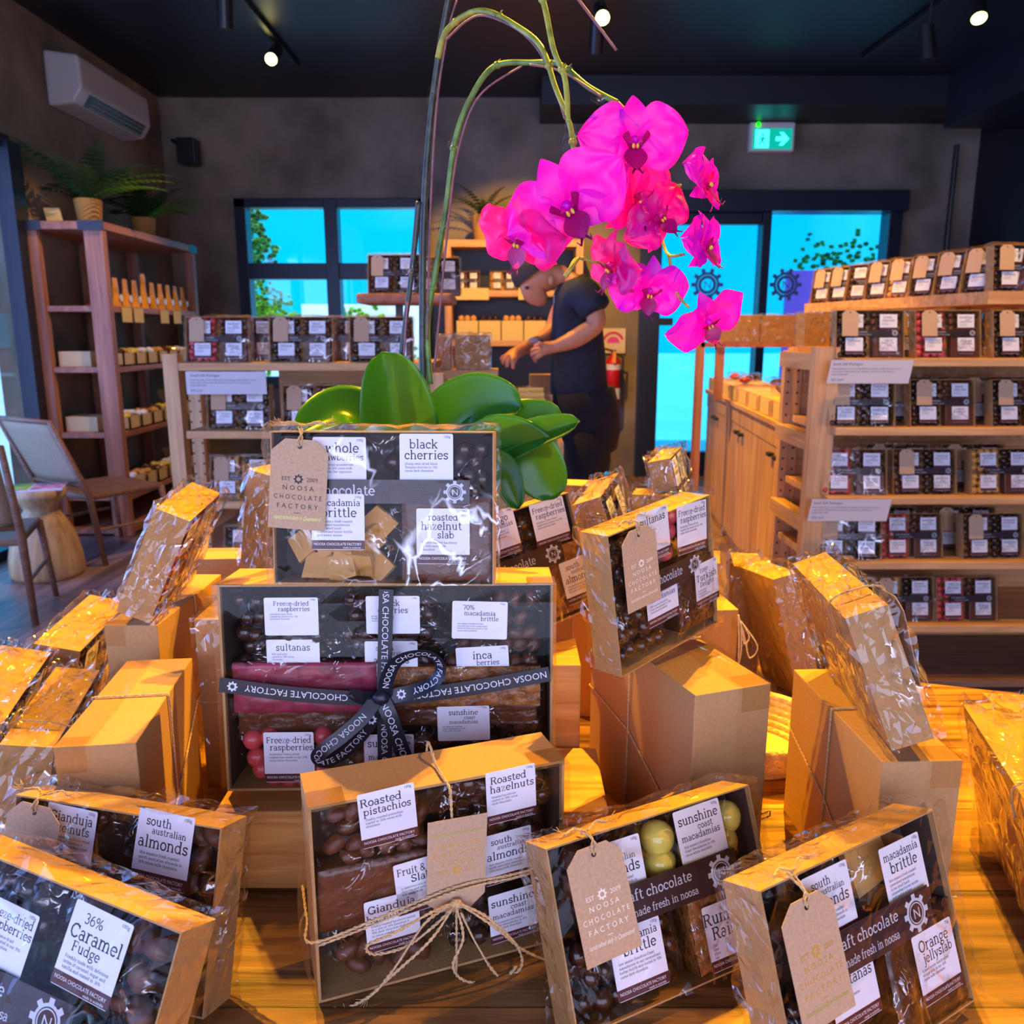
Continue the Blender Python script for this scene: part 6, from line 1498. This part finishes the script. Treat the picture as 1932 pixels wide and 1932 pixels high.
stalk([Q(1066, 522, oy-.2), Q(1078, 505, oy-.2), Q(1090, 488, oy-.19)], .0030, OLIVE, name='bud')
stalk([Q(790, 380, oy-.01), Q(776, 520, oy-.01), Q(756, 672, oy-.02)], .0042, DARKSTEM)
for pts, r, m_ in (([Q(806, 640, oy-.008), Q(812, 400, oy-.008), Q(824, 200, oy-.015), Q(845, 60, oy-.02), Q(862, 0, oy-.02)], .0016, STAKE), ([Q(819, 700, oy-.01), Q(848, 400, oy-.02), Q(868, 270, oy-.03), Q(905, 180, oy-.04), Q(985, 124, oy-.08)], .0016, STAKE),
                  ([Q(842, 75, oy-.03), Q(880, 40, oy-.05), Q(918, 30, oy-.07), Q(985, 62, oy-.10), Q(1030, 120, oy-.13), Q(1066, 225, oy-.17)], .0016, STAKE), ([Q(1000, 122, oy-.09), Q(1060, 135, oy-.12), Q(1135, 182, oy-.16)], .0016, STAKE),
                  ([Q(985, -95, oy-.10), Q(1030, -70, oy-.08), Q(1080, -15, oy-.06), Q(1163, 95, oy-.05)], .0022, STAKE), ([Q(769, 570, oy-.03), Q(762, 672, oy-.03)], .0016, STAKE)):
    stalk(pts, r, m_, name='support_stake')
for a, b, c, dd in ((1075, 232, 1068, 288), (858, 252, 850, 280), (816, 165, 812, 195), (1118, 178, 1140, 192), (838, 412, 833, 440), (770, 496, 766, 520), (797, 560, 797, 600), (800, 580, 800, 615)):
    k = MB(); p0 = Q(a, b, oy-.02-.15*(a > 1000)); p1 = Q(c, dd, oy-.02-.15*(a > 1000)); k.tube([p0, p0.lerp(p1, .5)+V((.002, 0, 0)), p1], [.0062, .0075, .006], 6); k.build('clear_clip', BAG, orch)

def petal(fl, ang, length, width, cup, m_, name, depth=0, ruff=.0, twist=0, p=.62, skew=0):
    """one petal in the flower's own frame: it faces -y, ang 90 is up"""
    a = R(ang); d = V((math.cos(a), 0, math.sin(a))); s = V((-math.sin(a), 0, math.cos(a)))
    mb = MB()
    def fn(u, v):
        x = 2*u-1; vv = .02+.98*v
        w = width/2*(math.sin(PI*min(.995, vv**p if p != 1 else vv))**.75)
        w = max(w, width*.05*(1-v))
        y = depth-cup*length*(math.sin(PI*v*.9)*.35-(v**2)*.25)-cup*abs(x)**2*w*.35+ruff*noise.noise(V((x*3+ang, v*4, .5)))*length
        return d*(length*vv+skew*x*length*.1)+s*x*w*(1-.0*v)+V((0, y+twist*x*w, 0))
    mb.grid(fn, 12, 12)
    return mb.build(name, m_, fl, smooth=True)
def flower(px, py, y, D, yaw=0, pitch=0, roll=0, m_=None, seed=0):
    """yaw turns the face towards the picture's right, pitch tips it down, roll spins it"""
    m_ = m_ or PETAL; rnd = random.Random(seed)
    fl = petal(orch, 90, .40, .30, .5, m_, 'flower', depth=.012)     # dorsal sepal carries the rest
    petal(fl, 215, .42, .27, .5, m_, 'sepal', depth=.014); petal(fl, 325, .42, .27, .5, m_, 'sepal', depth=.014)
    petal(fl, 172, .52, .60, .35, m_, 'petal', ruff=.10, p=.85); petal(fl, 8, .52, .60, .35, m_, 'petal', ruff=.10, p=.85)
    k = MB()
    for s in (-1, 1):
        k.grid(lambda u, v: (s*(.02+.11*math.sin(PI*v*.8)*(.4+.6*u)), -.03-.12*v-.03*u, -.03+.10*(v-.3)*(1 if True else 0)+.07*(u-.5)), 5, 6)
    k.grid(lambda u, v: ((2*u-1)*(.035+.075*math.sin(PI*v)), -.05-.16*v*(1-.3*v), -.06-.20*v+.02*(2*u-1)**2), 6, 8)
    for s in (-1, 1): k.tube([(s*.02, -.17, -.25), (s*.045, -.21, -.29), (s*.06, -.24, -.25)], [.012, .008, .003], 5)
    lp = k.build('lip', LIP, fl, smooth=True)
    c_ = MB(); c_.ball((0, -.055, .012), (.038, .055, .04), 10, 7); c_.build('column', m_, fl, smooth=True)
    c_ = MB(); c_.ball((-.02, -.10, -.045), (.014, .02, .025), 8, 5); c_.ball((.02, -.10, -.045), (.014, .02, .025), 8, 5); c_.build('callus', LIPY, lp, smooth=True) if False else c_.build('callus', LIPY, fl, smooth=True)
    M_ = Matrix.Translation(Q(px, py, y)) @ Matrix.Rotation(R(yaw), 4, 'Z') @ Matrix.Rotation(R(pitch), 4, 'X') @ Matrix.Rotation(R(-roll), 4, 'Y') @ Matrix.Scale(D, 4)
    fl.matrix_world = M_; return fl
fy = 1.0
flower(1195, 268, fy+.02, .124, 4, 4, 2, PETAL, 1)
flower(1196, 372, fy+.03, .120, 38, 10, 12, PETAL2, 2)
flower(1072, 390, fy-.05, .142, -8, 10, 32, PETAL, 3)
flower(984, 446, fy-.03, .118, -44, 30, -14, PETAL2, 4)
flower(1240, 412, fy+.03, .096, 22, -6, 40, PETAL2, 5)
flower(1160, 500, fy-.01, .100, -66, 14, -18, PETAL2, 6)
flower(1222, 548, fy, .098, 12, 18, -4, PETAL, 7)
flower(1326, 345, fy+.02, .098, 58, -8, -8, PETAL, 8)
flower(1326, 462, fy+.02, .098, 54, -4, 4, PETAL, 9)
flower(1332, 604, fy, .100, 26, 30, 34, PETAL, 10)

# ------------------------------------------------------------------ person
def skin_obj(name, pts, edges, mat_, parent=None, sub=2, root=0):
    me = bpy.data.meshes.new(name); bm = bmesh.new(); ly = bm.verts.layers.skin.verify(); vs = []
    for i, (co, r) in enumerate(pts):
        v = bm.verts.new(co); rr = r if isinstance(r, tuple) else (r, r); v[ly].radius = rr; v[ly].use_root = (i == root); vs.append(v)
    for a, b in edges: bm.edges.new((vs[a], vs[b]))
    bm.to_mesh(me); bm.free(); me.materials.append(mat_)
    o = bpy.data.objects.new(name, me); COL.objects.link(o)
    s = o.modifiers.new('skin', 'SKIN'); s.use_smooth_shade = True; s.branch_smoothing = .5
    m = o.modifiers.new('sub', 'SUBSURF'); m.levels = sub; m.render_levels = sub
    if parent: o.parent = parent
    return o
py_ = 3.78
H = lambda a, b, dy=0: aty(a, b, py_+dy)
pts = [(H(1095, 775), (.15, .12)), (H(1092, 700), (.14, .11)), (H(1090, 620), (.15, .12)), (H(1084, 555), (.13, .13)), (H(1066, 524), .058), (H(1046, 520), .062), (H(1018, 520), (.098, .088)), (H(1000, 530), (.092, .082)),
       (H(1014, 556), (.068, .062)), (H(1028, 584), (.040, .040)),                                                    # 8 face, 9 chin
       (H(1098, 545, -.17), .062), (H(1122, 588, -.20), .050), (H(1128, 612, -.20), .046), (H(1085, 640, -.20), .042), (H(1048, 655, -.20), .030), (H(1030, 662, -.20), (.042, .022)),   # near arm 10-15
       (H(1080, 548, .16), .060), (H(1052, 600, .14), .048), (H(1044, 625, .12), .042), (H(1010, 650, .02), .030), (H(985, 660, -.08), .028), (H(968, 668, -.14), (.040, .022)),      # far arm 16-21
       ]
ed = [(0, 1), (1, 2), (2, 3), (3, 4), (4, 5), (5, 6), (6, 7), (7, 8), (8, 9), (3, 10), (10, 11), (11, 12), (12, 13), (13, 14), (14, 15), (3, 16), (16, 17), (17, 18), (18, 19), (19, 20), (20, 21)]
def add(co, r, par_):
    pts.append((co, r)); ed.append((par_, len(pts)-1)); return len(pts)-1
# near hand: curled round a small card; far hand: fingers reaching down
for i, (dx, dz) in enumerate(((-14, -10), (-18, -3), (-18, 4), (-15, 11))):
    a = add(H(1030+dx*.9, 662+dz, -.215-.006*i), .011, 15); a = add(H(1030+dx*1.5, 664+dz*1.1, -.205), .010, a); add(H(1030+dx*1.5+4, 671+dz*1.1, -.19), .0085, a)
a = add(H(1024, 650, -.23), .012, 15); add(H(1014, 648, -.235), .010, a)
for i, (dx, dz) in enumerate(((-14, 4), (-12, 9), (-7, 13), (0, 15))):
    a = add(H(968+dx*.8, 668+dz*.6, -.15-.015*i), .011, 21); a = add(H(968+dx*1.5, 671+dz*1.1, -.15-.015*i), .010, a); add(H(968+dx*1.7, 676+dz*1.4, -.15-.015*i), .0085, a)
a = add(H(972, 678, -.19), .012, 21); add(H(966, 690, -.195), .010, a)
# legs
hz = H(1095, 775)
for s, dy in ((-1, -.10), (1, .10)):
    a = add(V((hz.x+.02, py_+dy, .86)), .07, 0); a = add(V((hz.x+.0, py_+dy, .50)), .062, a); a = add(V((hz.x+.03, py_+dy, .12)), .045, a); a = add(V((hz.x+.0, py_+dy, .045)), .045, a); add(V((hz.x-.14, py_+dy, .035)), .035, a)
# nose, ear
a = add(H(988, 562, 0), .013, 8)
person = thing('person', 'person in a dark polo shirt bending over the crate of packets', 'person')
skin_obj('body', pts, ed, SKIN, person)
e1 = MB(); e1.ball(H(1040, 528, -.085), (.014, .008, .022), 10, 7); e1.build('ear', SKIN, person, smooth=True)
e1 = MB(); e1.ball(H(994, 543, -.072), (.010, .008, .007), 8, 6); e1.build('eye', mat('eye_dark', (.05, .03, .03), .3), person, smooth=True)
# hair: a cap over the skull
hm = MB(); hc = H(1014, 514); 
def hair(u, v):
    th = 2*PI*u; ph = v*PI*.50; d = V((math.sin(ph)*math.cos(th), math.sin(ph)*math.sin(th), math.cos(ph)))
    rot = Matrix.Rotation(R(-38), 3, 'Y'); rot2 = rot @ d
    return hc+V((rot2.x*.118, rot2.y*.105, rot2.z*.105))
hm.grid(hair, 20, 9); hm.build('hair', HAIR, person, smooth=True)
sh = [(H(1094, 790), (.175, .15)), (H(1092, 715), (.165, .14)), (H(1090, 625), (.172, .145)), (H(1084, 560), (.155, .15)), (H(1070, 532), (.085, .085)),
      (H(1098, 547, -.17), .082), (H(1120, 578, -.20), .076), (H(1127, 592, -.205), .074), (H(1080, 550, .16), .080), (H(1054, 592, .14), .072)]
skin_obj('polo_shirt', sh, [(0, 1), (1, 2), (2, 3), (3, 4), (3, 5), (5, 6), (6, 7), (3, 8), (8, 9)], SHIRT, person)
tm = MB()
tm.tube([(hz.x+.0, py_, 1.10), (hz.x+.01, py_, 1.02), (hz.x+.02, py_, .92), (hz.x+.02, py_, .84), (hz.x+.02, py_, .80)], [.155, .165, .165, .15, .10], 18)
for s_ in (-1, 1): tm.tube([(hz.x+.02, py_+s_*.07, .92), (hz.x+.02, py_+s_*.08, .80), (hz.x, py_+s_*.095, .50), (hz.x+.015, py_+s_*.10, .28), (hz.x+.02, py_+s_*.10, .06)], [.10, .115, .092, .080, .076], 14)
tm.build('trousers', TROUS, person, smooth=True)
for dy in (-.10, .10): MB().box(hz.x-.18, hz.x+.09, py_+dy-.045, py_+dy+.045, .0, .075).build('shoe', BLACK, person, bevel=.02)
wb_ = MB(); c0 = H(1010, 651, -.02); dirv = (H(985, 660, -.08)-H(1010, 650, .02)).normalized()
wb_.tube([c0-dirv*.018, c0+dirv*.018], .036, 14); wb_.build('watch', mat('watch_silver', (.45, .55, .75), .2, metal=.7), person, smooth=False)
MB().box(H(1042, 500).x, H(1042, 500).x+.002, py_-.155, py_-.150, H(1042, 575).z, H(1042, 560).z).build('pen', WHITE, person)
